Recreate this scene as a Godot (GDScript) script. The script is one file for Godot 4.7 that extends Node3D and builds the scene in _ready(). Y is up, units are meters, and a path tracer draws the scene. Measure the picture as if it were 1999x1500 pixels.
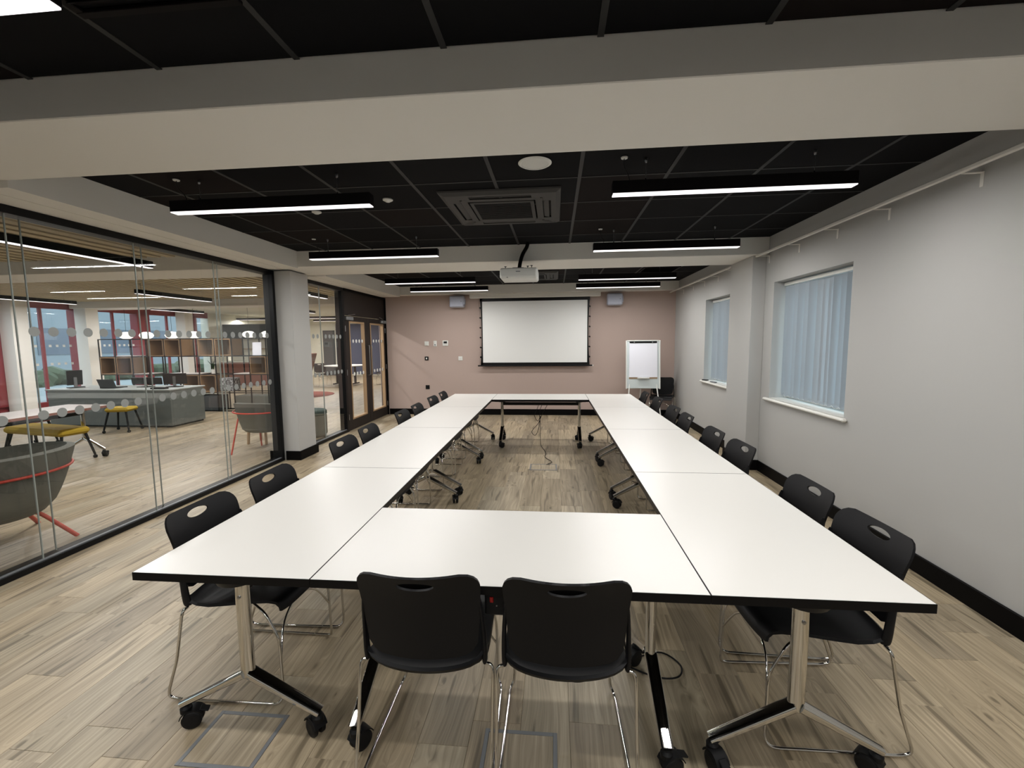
extends Node3D

const V0 := Vector3.ZERO
# room, metres: x right, y up, z towards the camera
const XR := 2.618       # face of the window wall
const XL := -3.444      # face of the glass partition
const ZF := -7.94       # face of the far wall
const ZN := 4.2         # wall behind the camera
const HC := 2.72        # ceiling
const TA := 0.00748     # the tables stand turned by this against the room
const TX := 0.0088
const TZ := -0.0334
const TW := 0.697       # depth of a table
const TL := 1.4         # length of a table
const LX := -12.5       # window wall of the lobby
const LZ := -19.0       # far wall of the lobby

var M := {}
var used := {}
var rng := RandomNumberGenerator.new()

# ------------------------------------------------------------------ set-up
func _ready():
	rng.seed = 7
	var cam := Camera3D.new()
	cam.name = "camera"
	cam.fov = rad_to_deg(2.0 * atan(750.0 / 867.03))
	cam.near = 0.05
	cam.far = 200.0
	cam.position = Vector3(0.1914, 1.5802, 1.4188)
	cam.basis = Basis(Vector3.UP, 0.09717) * Basis(Vector3.RIGHT, -0.09721) * Basis(Vector3.BACK, -0.00976)
	add_child(cam)
	cam.current = true
	var we := WorldEnvironment.new()
	we.name = "environment"
	var e := Environment.new()
	var sky := Sky.new()
	var sm := ProceduralSkyMaterial.new()
	sm.sky_top_color = Color(0.70, 0.81, 0.86)
	sm.sky_horizon_color = Color(0.80, 0.87, 0.90)
	sm.ground_bottom_color = Color(0.3, 0.31, 0.31)
	sm.ground_horizon_color = Color(0.55, 0.58, 0.6)
	sm.sun_angle_max = 0.0
	sky.sky_material = sm
	e.background_mode = Environment.BG_SKY
	e.sky = sky
	e.background_energy_multiplier = 4.6
	e.ambient_light_source = Environment.AMBIENT_SOURCE_SKY
	e.tonemap_mode = Environment.TONE_MAPPER_LINEAR
	e.tonemap_exposure = 1.05
	e.sdfgi_enabled = true
	e.ssao_enabled = true
	e.ssil_enabled = true
	we.environment = e
	add_child(we)
	make_materials()
	build_shell()
	build_floor()
	build_ceiling()
	build_partition()
	build_windows()
	build_lamps()
	build_lobby_shell()
	build_tables()
	build_chairs()
	build_far_wall()
	build_ceiling_things()
	build_floor_things()
	build_lobby_things()

# energies of the lamps
const ROOM_LAMP := 2.4
const LOBBY_LAMP := 7.0

func make_materials():
	M.wall = mat(Color(0.685, 0.68, 0.668), 0.85)
	M.white_paint = mat(Color(0.875, 0.862, 0.835), 0.8)
	M.pink = mat(Color(0.675, 0.60, 0.565), 0.85)
	M.black_board = mat(Color(0.05, 0.046, 0.046), 0.45)
	M.black = mat(Color(0.10, 0.10, 0.105), 0.42)
	M.chair = mat(Color(0.078, 0.077, 0.083), 0.48)
	M.rubber = mat(Color(0.075, 0.075, 0.078), 0.5)
	M.laminate = mat(Color(0.82, 0.81, 0.79), 0.32)
	M.edge = mat(Color(0.055, 0.05, 0.05), 0.4)
	M.chrome = mat(Color(0.80, 0.79, 0.77), 0.09, 1.0)
	M.steel = mat(Color(0.62, 0.62, 0.62), 0.3, 1.0)
	M.tile_a = mat(Color(0.10, 0.10, 0.105), 0.8)
	M.tile_b = mat(Color(0.085, 0.085, 0.09), 0.8)
	M.tile_c = mat(Color(0.115, 0.10, 0.097), 0.8)
	M.grid = mat(Color(0.195, 0.195, 0.195), 0.55)
	M.unit = mat(Color(0.24, 0.235, 0.23), 0.55)
	M.unit_dark = mat(Color(0.075, 0.075, 0.075), 0.7)
	M.housing = mat(Color(0.085, 0.075, 0.078), 0.5)
	M.frame = mat(Color(0.055, 0.055, 0.06), 0.4)
	M.door = mat(Color(0.155, 0.135, 0.125), 0.5)
	M.oak = mat(Color(0.62, 0.51, 0.385), 0.5)
	M.plastic = mat(Color(0.84, 0.84, 0.82), 0.4)
	M.grille = mat(Color(0.80, 0.80, 0.78), 0.7)
	M.speaker = mat(Color(0.66, 0.67, 0.72), 0.6)
	M.screen = mat(Color(0.88, 0.88, 0.87), 0.9)
	M.board = mat(Color(0.74, 0.77, 0.77), 0.4)
	M.paper = mat(Color(0.86, 0.86, 0.89), 0.9)
	M.upvc = mat(Color(0.88, 0.88, 0.87), 0.35)
	M.sill = mat(Color(0.86, 0.85, 0.82), 0.4)
	M.dot = mat(Color(0.55, 0.56, 0.55), 0.6)
	M.strip = mat(Color(0.55, 0.57, 0.55), 0.25)
	M.outlet_grey = mat(Color(0.44, 0.45, 0.46), 0.45)
	M.red_plastic = mat(Color(0.62, 0.08, 0.07), 0.4)
	M.red_paint = mat(Color(0.50, 0.15, 0.18), 0.5)
	M.red_tube = mat(Color(0.72, 0.20, 0.13), 0.45)
	M.grey_fabric = mat(Color(0.36, 0.36, 0.33), 0.95)
	M.green_fabric = mat(Color(0.27, 0.32, 0.30), 0.95)
	M.yellow = mat(Color(0.66, 0.55, 0.12), 0.8)
	M.red_fabric = mat(Color(0.50, 0.22, 0.17), 0.9)
	M.brown_fabric = mat(Color(0.50, 0.33, 0.28), 0.9)
	M.desk = mat(Color(0.40, 0.42, 0.41), 0.5)
	M.desk_top = mat(Color(0.58, 0.60, 0.59), 0.45)
	M.slat = mat(Color(0.76, 0.70, 0.58), 0.7)
	M.void = mat(Color(0.10, 0.09, 0.08), 0.9)
	M.cream = mat(Color(0.84, 0.83, 0.77), 0.85)
	M.navy = mat(Color(0.20, 0.23, 0.32), 0.8)
	M.dark_panel = mat(Color(0.21, 0.23, 0.24), 0.7)
	M.wood = mat(Color(0.49, 0.38, 0.26), 0.6)
	M.leaf = mat(Color(0.13, 0.24, 0.12), 0.6)
	M.pavement = mat(Color(0.52, 0.53, 0.53), 0.9)
	M.facade = mat(Color(0.52, 0.55, 0.57), 0.8)
	M.facade_glass = mat(Color(0.33, 0.37, 0.42), 0.25)
	M.pattern = mat(Color(0.9, 0.9, 0.9), 0.8)
	var cells := FastNoiseLite.new()
	cells.noise_type = FastNoiseLite.TYPE_CELLULAR
	cells.frequency = 0.035
	cells.seed = 3
	var nt := NoiseTexture2D.new()
	nt.width = 256
	nt.height = 256
	nt.seamless = true
	nt.noise = cells
	M.pattern.albedo_texture = nt
	M.pattern.uv1_triplanar = true
	M.pattern.uv1_scale = Vector3(2.5, 2.5, 2.5)
	M.pale = mat(Color(0.78, 0.74, 0.72), 0.4)
	M.hedge = mat(Color(0.30, 0.33, 0.25), 0.95)
	M.glass = mat(Color(0.12, 0.16, 0.14, 0.07), 0.0)
	M.glass.transparency = BaseMaterial3D.TRANSPARENCY_ALPHA
	M.blind = mat(Color(0.64, 0.66, 0.68), 0.9)
	M.blind.backlight_enabled = true
	M.blind.backlight = Color(0.75, 0.79, 0.81)
	M.blind.cull_mode = BaseMaterial3D.CULL_DISABLED
	M.glow = mat(Color(0.9, 0.9, 0.9), 0.6)
	M.glow.emission_enabled = true
	M.glow.emission = Color(1.0, 0.965, 0.97)
	M.glow.emission_energy_multiplier = 1.6
	M.globe = mat(Color(0.9, 0.9, 0.88), 0.5)
	M.globe.emission_enabled = true
	M.globe.emission = Color(1.0, 0.98, 0.94)
	M.globe.emission_energy_multiplier = 1.3
	for n in ["tile_a", "tile_b", "tile_c", "black_board", "housing"]:
		M[n].metallic_specular = 0.16
	for n in ["chair", "edge", "rubber", "black", "frame", "door", "unit", "unit_dark", "grid"]:
		M[n].metallic_specular = 0.3
	M.planks = []
	var tints := [Color(1, 1, 1), Color(0.93, 0.915, 0.89), Color(1.04, 1.03, 1.01), Color(0.90, 0.892, 0.88), Color(0.985, 0.97, 0.94), Color(0.96, 0.965, 0.96)]
	for k in 3:
		var tex := wood_texture(k)
		for t in 4:
			var m := mat(tints[(k * 2 + t) % 6], 0.42)
			m.albedo_texture = tex
			M.planks.append(m)

func mat(c: Color, rough := 0.5, metal := 0.0) -> StandardMaterial3D:
	var m := StandardMaterial3D.new()
	m.albedo_color = c
	m.roughness = rough
	m.metallic = metal
	return m

func wood_texture(k: int) -> ImageTexture:
	var w := 192
	var h := 1024
	var im := Image.create(w, h, false, Image.FORMAT_RGB8)
	var fine := FastNoiseLite.new()
	fine.seed = 11 + k
	fine.frequency = 1.0
	fine.fractal_octaves = 3
	var broad := FastNoiseLite.new()
	broad.seed = 41 + k
	broad.frequency = 1.0
	broad.fractal_octaves = 2
	var r := RandomNumberGenerator.new()
	r.seed = 100 + k
	var knots := []
	for i in 4:
		knots.append(Vector3(r.randf_range(0.15, 0.85), r.randf_range(0.05, 0.95), r.randf_range(0.05, 0.11)))
	for y in h:
		var v := float(y) / h
		for x in w:
			var u := float(x) / w
			var warp := broad.get_noise_2d(u * 1.6, v * 2.0) * 0.09
			var dark := 0.0
			for kn in knots:
				var d := Vector2((u - kn.x) * 1.6, (v - kn.y) * 3.0)
				var q: float = d.length() / kn.z
				if q < 4.0:
					warp += 0.10 * exp(-q * q * 0.35) * signf(d.x)
					dark += 0.42 * exp(-q * q * 3.0)
			var g1 := fine.get_noise_2d((u + warp) * 8.0, v * 1.3)
			var g2 := fine.get_noise_2d((u + warp) * 38.0 + 50.0, v * 4.0)
			var g3 := broad.get_noise_2d(u * 1.3 + 9.0, v * 1.7 + 3.0)
			var crack := maxf(0.0, fine.get_noise_2d((u + warp) * 4.0 + 20.0, v * 1.5 + 7.0) - 0.30) * 2.0
			var s := clampf(0.62 + 0.30 * g1 + 0.22 * g2 + 0.20 * g3 - crack - dark, 0.0, 1.0)
			var lo := Color(0.43, 0.388, 0.315)
			var hi := Color(0.742, 0.682, 0.585)
			im.set_pixel(x, y, lo.lerp(hi, s))
	return ImageTexture.create_from_image(im)

# ------------------------------------------------------------------ nodes
func numbered(p: Node, n: String) -> String:
	var key := str(p.get_instance_id()) + n
	var k: int = used.get(key, 0)
	used[key] = k + 1
	return n if k == 0 else "%s_%03d" % [n, k]

func tag(o: Node3D, label: String, category: String, group := "", kind := "") -> Node3D:
	if label: o.set_meta("label", label)
	if category: o.set_meta("category", category)
	if group: o.set_meta("group", group)
	if kind: o.set_meta("kind", kind)
	return o

func thing(n: String, label: String, category: String, at := V0, turn := 0.0, group := "", kind := "") -> Node3D:
	var o := Node3D.new()
	o.name = numbered(self, n)
	add_child(o)
	o.position = at
	o.rotation.y = turn
	tag(o, label, category, group, kind)
	return o

func part(n: String, st, m: Material, p: Node = self, at := V0, turn := V0) -> MeshInstance3D:
	var o := MeshInstance3D.new()
	o.name = numbered(p, n)
	o.mesh = st.commit() if st is SurfaceTool else st
	o.material_override = null
	if o.mesh.get_surface_count() > 0:
		o.set_surface_override_material(0, m)
	p.add_child(o)
	o.position = at
	o.rotation = turn
	return o

func copy(o: Node3D, at: Vector3, turn: float, label := "", group := "") -> Node3D:
	var c: Node3D = o.duplicate()
	var base: String = o.name
	var cut := base.rfind("_")
	if cut > 0 and base.substr(cut + 1).is_valid_int():
		base = base.substr(0, cut)
	c.name = numbered(self, base)
	add_child(c)
	c.position = at
	c.rotation = Vector3(0, turn, 0)
	if label: c.set_meta("label", label)
	if group: c.set_meta("group", group)
	return c

func area_light(at: Vector3, size: Vector2, energy: float, turn := 0.0, c := Color(1.0, 0.995, 0.985)):
	var l := AreaLight3D.new()
	l.name = numbered(self, "lamp_glow")
	l.area_size = size
	l.light_energy = energy
	l.light_color = c
	l.area_range = 30.0
	l.shadow_enabled = true
	add_child(l)
	l.position = at
	l.basis = Basis(Vector3.UP, turn) * Basis(Vector3.RIGHT, -PI / 2)

# ------------------------------------------------------------------ shapes
func new_st() -> SurfaceTool:
	var st := SurfaceTool.new()
	st.begin(Mesh.PRIMITIVE_TRIANGLES)
	return st

func tri(st: SurfaceTool, a: Vector3, b: Vector3, c: Vector3, na: Vector3, nb: Vector3, nc: Vector3):
	if (b - a).cross(c - a).dot(na + nb + nc) > 0.0:
		var t := b
		b = c
		c = t
		t = nb
		nb = nc
		nc = t
	st.set_normal(na)
	st.add_vertex(a)
	st.set_normal(nb)
	st.add_vertex(b)
	st.set_normal(nc)
	st.add_vertex(c)

func quad(st: SurfaceTool, a: Vector3, b: Vector3, c: Vector3, d: Vector3, n: Vector3):
	tri(st, a, b, c, n, n, n)
	tri(st, a, c, d, n, n, n)

func quads(st: SurfaceTool, p: Array, n: Array):   # smooth quad
	tri(st, p[0], p[1], p[2], n[0], n[1], n[2])
	tri(st, p[0], p[2], p[3], n[0], n[2], n[3])

# box with chamfered edges, from its centre and size
func bx(st: SurfaceTool, c: Vector3, s: Vector3, bev := 0.0, b := Basis.IDENTITY) -> SurfaceTool:
	var h := s * 0.5
	bev = minf(bev, minf(h.x, minf(h.y, h.z)) * 0.9)
	for ax in 3:
		var u := (ax + 1) % 3
		var v := (ax + 2) % 3
		for sg in [-1.0, 1.0]:
			var n := V0
			n[ax] = sg
			var q := []
			for k in [[-1, -1], [1, -1], [1, 1], [-1, 1]]:
				var p := V0
				p[ax] = h[ax] * sg
				p[u] = (h[u] - bev) * k[0]
				p[v] = (h[v] - bev) * k[1]
				q.append(c + b * p)
			quad(st, q[0], q[1], q[2], q[3], b * n)
	if bev <= 0.0:
		return st
	for ax in 3:            # edges along ax
		var u := (ax + 1) % 3
		var v := (ax + 2) % 3
		for su in [-1.0, 1.0]:
			for sv in [-1.0, 1.0]:
				var q := []
				for k in [[-1, 0], [1, 0], [1, 1], [-1, 1]]:
					var p := V0
					p[ax] = (h[ax] - bev) * k[0]
					p[u] = (h[u] - (bev if k[1] else 0.0)) * su
					p[v] = (h[v] - (0.0 if k[1] else bev)) * sv
					q.append(c + b * p)
				var n := V0
				n[u] = su
				n[v] = sv
				quad(st, q[0], q[1], q[2], q[3], b * n.normalized())
	for sx in [-1.0, 1.0]:
		for sy in [-1.0, 1.0]:
			for sz in [-1.0, 1.0]:
				var sg := Vector3(sx, sy, sz)
				var n := b * sg.normalized()
				tri(st, c + b * (sg * Vector3(h.x, h.y - bev, h.z - bev)), c + b * (sg * Vector3(h.x - bev, h.y, h.z - bev)), c + b * (sg * Vector3(h.x - bev, h.y - bev, h.z)), n, n, n)
	return st

# box from two corners
func b2(st: SurfaceTool, lo: Vector3, hi: Vector3, bev := 0.0) -> SurfaceTool:
	return bx(st, (lo + hi) * 0.5, (hi - lo).abs(), bev)

# a bar of width w and height hh between two points
func bar(st: SurfaceTool, a: Vector3, c: Vector3, w: float, hh: float, bev := 0.0) -> SurfaceTool:
	var z := (c - a).normalized()
	var x := (Vector3.UP if absf(z.y) < 0.95 else Vector3.RIGHT).cross(z).normalized()
	return bx(st, (a + c) * 0.5, Vector3(w, hh, a.distance_to(c)), bev, Basis(x, z.cross(x), z))

# round or oval tube along points
func tube(st: SurfaceTool, pts: Array, r, seg := 10, closed := false, flat := 1.0) -> SurfaceTool:
	var n := pts.size()
	var rings := []
	var norms := []
	var up := V0
	for i in n:
		var t: Vector3
		if closed:
			t = (pts[(i + 1) % n] - pts[(i + n - 1) % n]).normalized()
		else:
			t = (pts[mini(i + 1, n - 1)] - pts[maxi(i - 1, 0)]).normalized()
		if up == V0:
			up = Vector3.UP if absf(t.y) < 0.9 else Vector3.RIGHT
		up = (up - t * up.dot(t)).normalized()
		var side := t.cross(up)
		var rr: float = r[i] if r is Array else r
		var ring := []
		var nn := []
		for k in seg:
			var a := TAU * k / seg
			ring.append(pts[i] + side * cos(a) * rr + up * sin(a) * rr * flat)
			nn.append((side * cos(a) * flat + up * sin(a)).normalized())
		rings.append(ring)
		norms.append(nn)
	for i in (n if closed else n - 1):
		var j := (i + 1) % n
		for k in seg:
			var l := (k + 1) % seg
			quads(st, [rings[i][k], rings[i][l], rings[j][l], rings[j][k]], [norms[i][k], norms[i][l], norms[j][l], norms[j][k]])
	if not closed:
		for e in [[0, 1], [n - 1, n - 2]]:
			var nn: Vector3 = (pts[e[0]] - pts[e[1]]).normalized()
			for k in seg:
				tri(st, pts[e[0]], rings[e[0]][k], rings[e[0]][(k + 1) % seg], nn, nn, nn)
	return st

# turned shape: profile of Vector2(radius, height) round the y axis of basis b at c
func lathe(st: SurfaceTool, prof: Array, c := V0, seg := 20, b := Basis.IDENTITY) -> SurfaceTool:
	for i in prof.size() - 1:
		var p: Vector2 = prof[i]
		var q: Vector2 = prof[i + 1]
		var d := q - p
		var n2 := Vector2(d.y, -d.x).normalized()
		for k in seg:
			var a := TAU * k / seg
			var e := TAU * (k + 1) / seg
			var ca := Vector3(cos(a), 0, sin(a))
			var ce := Vector3(cos(e), 0, sin(e))
			var na := b * (ca * n2.x + Vector3.UP * n2.y)
			var ne := b * (ce * n2.x + Vector3.UP * n2.y)
			var A := c + b * (ca * p.x + Vector3.UP * p.y)
			var B := c + b * (ce * p.x + Vector3.UP * p.y)
			var C := c + b * (ce * q.x + Vector3.UP * q.y)
			var D := c + b * (ca * q.x + Vector3.UP * q.y)
			if p.x > 1e-5:
				tri_out(st, A, B, C, na, ne, ne)
			if q.x > 1e-5:
				tri_out(st, A, C, D, na, ne, na)
	return st

func tri_out(st: SurfaceTool, a: Vector3, b: Vector3, c: Vector3, na: Vector3, nb: Vector3, nc: Vector3):
	tri(st, a, b, c, na, nb, nc)

# corners of a path rounded off
func fillet(pts: Array, r: float, k := 5) -> Array:
	var out := [pts[0]]
	for i in range(1, pts.size() - 1):
		var p: Vector3 = pts[i]
		var a: Vector3 = pts[i - 1]
		var c: Vector3 = pts[i + 1]
		var ra := minf(r, p.distance_to(a) * 0.49)
		var rc := minf(r, p.distance_to(c) * 0.49)
		var s := p + (a - p).normalized() * ra
		var e := p + (c - p).normalized() * rc
		for j in k + 1:
			var t := float(j) / k
			out.append(s.lerp(p, t).lerp(p.lerp(e, t), t))
	out.append(pts[-1])
	return out

# smooth curve through points
func curve(pts: Array, k := 6) -> Array:
	var out := []
	for i in pts.size() - 1:
		var p0: Vector3 = pts[maxi(i - 1, 0)]
		var p1: Vector3 = pts[i]
		var p2: Vector3 = pts[i + 1]
		var p3: Vector3 = pts[mini(i + 2, pts.size() - 1)]
		for j in k:
			out.append(p1.cubic_interpolate(p2, p0, p3, float(j) / k))
	out.append(pts[-1])
	return out

# a shell: grid of points P[i][j] with thickness t along its normals
func shell(st: SurfaceTool, P: Array, t: float, loop := false) -> SurfaceTool:
	var nu := P.size()
	var nv: int = P[0].size()
	var N := []
	for i in nu:
		var row := []
		for j in nv:
			var a: Vector3 = P[(i + 1) % nu][j] - P[(i + nu - 1) % nu][j] if loop else P[mini(i + 1, nu - 1)][j] - P[maxi(i - 1, 0)][j]
			var b: Vector3 = P[i][mini(j + 1, nv - 1)] - P[i][maxi(j - 1, 0)]
			row.append(a.cross(b).normalized())
		N.append(row)
	var lim := nu if loop else nu - 1
	for i in lim:
		var ii := (i + 1) % nu
		for j in nv - 1:
			var p := [P[i][j], P[ii][j], P[ii][j + 1], P[i][j + 1]]
			var n := [N[i][j], N[ii][j], N[ii][j + 1], N[i][j + 1]]
			quads(st, p, n)
			var q := []
			var m := []
			for k in 4:
				q.append(p[k] - n[k] * t)
				m.append(-n[k])
			quads(st, q, m)
	var rim := func(i, j, ii, jj, inner_i, inner_j):
		var a: Vector3 = P[i][j]
		var b: Vector3 = P[ii][jj]
		var out: Vector3 = (a - P[inner_i][inner_j]).normalized()
		quad(st, a, b, b - N[ii][jj] * t, a - N[i][j] * t, out)
	for i in lim:
		var ii := (i + 1) % nu
		rim.call(i, 0, ii, 0, i, 1)
		rim.call(i, nv - 1, ii, nv - 1, i, nv - 2)
	if not loop:
		for j in nv - 1:
			rim.call(0, j, 0, j + 1, 1, j)
			rim.call(nu - 1, j, nu - 1, j + 1, nu - 2, j)
	return st

# ------------------------------------------------------------------ the setting
func struct(n: String, st, m: Material, label: String, category: String) -> MeshInstance3D:
	var o := part(n, st, m)
	tag(o, label, category, "", "structure")
	return o

func build_shell():
	var st := new_st()
	# right wall with two window openings
	var x1 := XR + 0.34
	b2(st, Vector3(XR, 0, ZF - 0.2), Vector3(x1, 0.905, ZN + 0.2))
	b2(st, Vector3(XR, 2.20, ZF - 0.2), Vector3(x1, 2.95, ZN + 0.2))
	b2(st, Vector3(XR, 0.905, -2.54), Vector3(x1, 2.20, ZN + 0.2))
	b2(st, Vector3(XR, 0.905, -4.86), Vector3(x1, 2.20, -3.865))
	b2(st, Vector3(XR, 0.905, ZF - 0.2), Vector3(x1, 2.20, -6.12))
	struct("wall_right", st, M.wall, "plain grey painted wall with two blinded windows", "wall")
	struct("wall_far", b2(new_st(), Vector3(-3.6, 0, ZF - 0.2), Vector3(XR, 2.95, ZF)), M.pink, "dusty pink end wall behind the projection screen", "wall")
	struct("wall_near", b2(new_st(), Vector3(-3.6, 0, ZN), Vector3(XR, 2.95, ZN + 0.2)), M.wall, "grey wall behind the camera", "wall")
	# pillars
	struct("pillar", b2(new_st(), Vector3(2.465, 0, -4.72), Vector3(XR, 2.53, -4.07), 0.004), M.wall, "grey pillar between the two windows", "pillar")
	struct("pillar", b2(new_st(), Vector3(-3.56, 0, -4.575), Vector3(-3.237, 2.515, -4.16), 0.004), M.wall, "grey pillar standing in the line of the glass partition", "pillar")
	# beams
	struct("beam", b2(new_st(), Vector3(-3.6, 2.555, -1.02), Vector3(XR, 2.95, -0.405), 0.004), M.white_paint, "wide white ceiling beam nearest the camera", "beam")
	struct("beam", b2(new_st(), Vector3(-3.6, 2.532, -4.71), Vector3(XR, 2.95, -4.014), 0.004), M.white_paint, "white ceiling beam resting on the two pillars", "beam")
	struct("beam", b2(new_st(), Vector3(-3.6, 2.553, ZF), Vector3(XR, 2.95, -7.74), 0.004), M.white_paint, "narrow white beam along the top of the pink wall", "beam")
	# bulkhead over the partition, with a shadow gap in its soffit
	var k := 1
	for zz in [[ZN, -0.405], [-1.02, -4.014], [-4.71, -7.74]]:
		var sb := new_st()
		b2(sb, Vector3(-3.6, 2.54, zz[1]), Vector3(-3.04, 2.95, zz[0]))
		b2(sb, Vector3(-3.225, 2.515, zz[1]), Vector3(-3.04, 2.54, zz[0]))
		b2(sb, Vector3(-3.6, 2.515, zz[1]), Vector3(-3.233, 2.54, zz[0]))
		struct("trim_%d" % k, sb, M.white_paint, ["white bulkhead over the glass beside the camera", "white bulkhead over the large glass panels", "white bulkhead over the dark double doors"][k - 1], "bulkhead")
		k += 1
	# skirting
	var sk := func(n, label, boxes):
		var s := new_st()
		for b in boxes:
			b2(s, b[0], b[1], 0.004)
		struct(n, s, M.black_board, label, "skirting")
	sk.call("baseboard_right", "black skirting board along the window wall", [
		[Vector3(XR - 0.016, 0, -4.07), Vector3(XR, 0.125, ZN)], [Vector3(XR - 0.016, 0, ZF), Vector3(XR, 0.125, -4.72)],
		[Vector3(2.449, 0, -4.07), Vector3(XR - 0.016, 0.125, -4.054)], [Vector3(2.449, 0, -4.72), Vector3(2.465, 0.125, -4.07)], [Vector3(2.449, 0, -4.736), Vector3(XR - 0.016, 0.125, -4.72)]])
	sk.call("baseboard_far", "black skirting board along the pink wall", [[Vector3(-3.42, 0, ZF), Vector3(XR - 0.016, 0.125, ZF + 0.016)]])
	sk.call("baseboard_left", "black skirting round the foot of the pillar by the glass", [
		[Vector3(-3.43, 0, -4.16), Vector3(-3.221, 0.125, -4.144)], [Vector3(-3.237, 0, -4.61), Vector3(-3.221, 0.125, -4.16)], [Vector3(-3.43, 0, -4.61), Vector3(-3.237, 0.125, -4.575)],
		[Vector3(-3.66, 0, -4.16), Vector3(-3.56, 0.125, -4.144)]])
	# outer slab that closes the roof of both rooms
	struct("ceiling_001", b2(new_st(), Vector3(LX - 0.3, 2.95, LZ - 0.3), Vector3(XR + 0.34, 3.1, ZN + 0.3)), M.void, "dark structural slab above the suspended ceilings", "ceiling")

func plank(lo: Vector2, hi: Vector2, y: float) -> SurfaceTool:   # x,z rectangle with eased edges and its own stretch of grain
	var st := new_st()
	var g := 0.0012
	var u0 := rng.randf() * 0.2
	var v0 := rng.randf()
	var flip := rng.randf() < 0.5
	var top := [Vector3(lo.x + g, y, lo.y + g), Vector3(hi.x - g, y, lo.y + g), Vector3(hi.x - g, y, hi.y - g), Vector3(lo.x + g, y, hi.y - g)]
	var low := [Vector3(lo.x, y - g, lo.y), Vector3(hi.x, y - g, lo.y), Vector3(hi.x, y - g, hi.y), Vector3(lo.x, y - g, hi.y)]
	var uv := func(p: Vector3) -> Vector2:
		var a := u0 + (p.x - lo.x) / 0.2 * 0.8
		return Vector2(1.0 - a if flip else a, v0 + (p.z - lo.y) / 1.5)
	var add := func(a: Vector3, b: Vector3, c: Vector3, n: Vector3):
		var v := [a, b, c]
		if (b - a).cross(c - a).dot(n) > 0.0:
			v = [a, c, b]
		for p in v:
			st.set_normal(n)
			st.set_uv(uv.call(p))
			st.add_vertex(p)
	add.call(top[0], top[1], top[2], Vector3.UP)
	add.call(top[0], top[2], top[3], Vector3.UP)
	for i in 4:
		var j := (i + 1) % 4
		var n: Vector3 = (low[i] + low[j] - top[i] - top[j]).normalized() + Vector3.UP
		add.call(top[i], low[i], low[j], n.normalized())
		add.call(top[i], low[j], top[j], n.normalized())
	return st

func lay(p: Node, x0: float, x1: float, z0: float, z1: float, joined: SurfaceTool = null):
	var w := 0.2
	var x := x0
	while x < x1 - 0.001:
		var xe := minf(x + w, x1)
		var z := z0 - rng.randf() * 1.1
		while z < z1:
			var ze := z + 1.22
			var a := maxf(z, z0)
			var c := minf(ze, z1)
			if c - a > 0.03:
				var st := plank(Vector2(x, a), Vector2(xe, c), 0.0)
				if joined:
					joined.append_from(st.commit(), 0, Transform3D.IDENTITY)
				else:
					part("plank", st, M.planks[rng.randi() % M.planks.size()], p)
			z = ze
		x = xe

func build_floor():
	var f := struct("floor", b2(new_st(), Vector3(XL - 0.05, -0.15, ZF - 0.2), Vector3(XR + 0.2, -0.0025, ZN + 0.2)), M.void, "pale grey-brown oak plank floor of the meeting room", "floor")
	lay(f, -3.55, XR, ZF, 1.2)
	var f2 := struct("floor_001", b2(new_st(), Vector3(LX - 0.3, -0.15, LZ - 0.3), Vector3(XL - 0.05, -0.0025, ZN + 0.2)), M.void, "pale oak plank floor of the lobby beyond the glass", "floor")
	lay(f2, -8.95, -3.55, -9.0, 0.5)
	for k in 3:
		var st := new_st()
		lay(f2, -12.35 + k * 1.13, -12.35 + (k + 1) * 1.13, -9.0, 0.5, st)
		part("plank_field", st, M.planks[k * 4 + 1], f2).set_meta("kind", "stuff")
	for k in 4:
		var st := new_st()
		lay(f2, -12.35 + k * 2.2, -12.35 + (k + 1) * 2.2, LZ, -9.0, st)
		part("plank_field", st, M.planks[k * 3], f2).set_meta("kind", "stuff")

func build_ceiling():
	var c := struct("ceiling", b2(new_st(), Vector3(-3.1, HC + 0.045, ZF), Vector3(XR, HC + 0.06, ZN)), M.void, "black suspended ceiling of square tiles in a grey grid", "ceiling")
	var gx := []
	for k in range(-6, 5):
		gx.append(0.363 + 0.605 * k)
	var bays := [[-0.405, ZN, [0.185, 0.77, 1.355, 1.94, 2.525]], [-4.014, -1.02, [-3.6, -3.02, -2.445, -1.868, -1.29]], [-7.74, -4.71, [-7.65, -7.07, -6.49, -5.91, -5.33, -4.75]]]
	for b in bays:
		var zs: Array = [b[0]] + b[2] + [b[1]]
		var xs: Array = [-3.04] + gx.filter(func(v): return v > -3.0 and v < XR - 0.03) + [XR]
		var n := 0
		for i in xs.size() - 1:
			for j in zs.size() - 1:
				var lo := Vector3(xs[i] + 0.008, HC + 0.004, zs[j] + 0.008)
				var hi := Vector3(xs[i + 1] - 0.008, HC + 0.024, zs[j + 1] - 0.008)
				if hi.x - lo.x < 0.02 or hi.z - lo.z < 0.02:
					continue
				var m = [M.tile_a, M.tile_b, M.tile_a, M.tile_c][rng.randi() % 4]
				part("tile", b2(new_st(), lo, hi), m, c)
				n += 1
		for i in range(1, xs.size() - 1):
			part("grid_bar", b2(new_st(), Vector3(xs[i] - 0.0125, HC, b[0]), Vector3(xs[i] + 0.0125, HC + 0.004, b[1])), M.grid, c)
		for j in range(1, zs.size() - 1):
			for i in xs.size() - 1:
				part("grid_bar", b2(new_st(), Vector3(xs[i] + 0.0125, HC + 0.0005, zs[j] - 0.0075), Vector3(xs[i + 1] - 0.0125, HC + 0.004, zs[j] + 0.0075)), M.grid, c)

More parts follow.
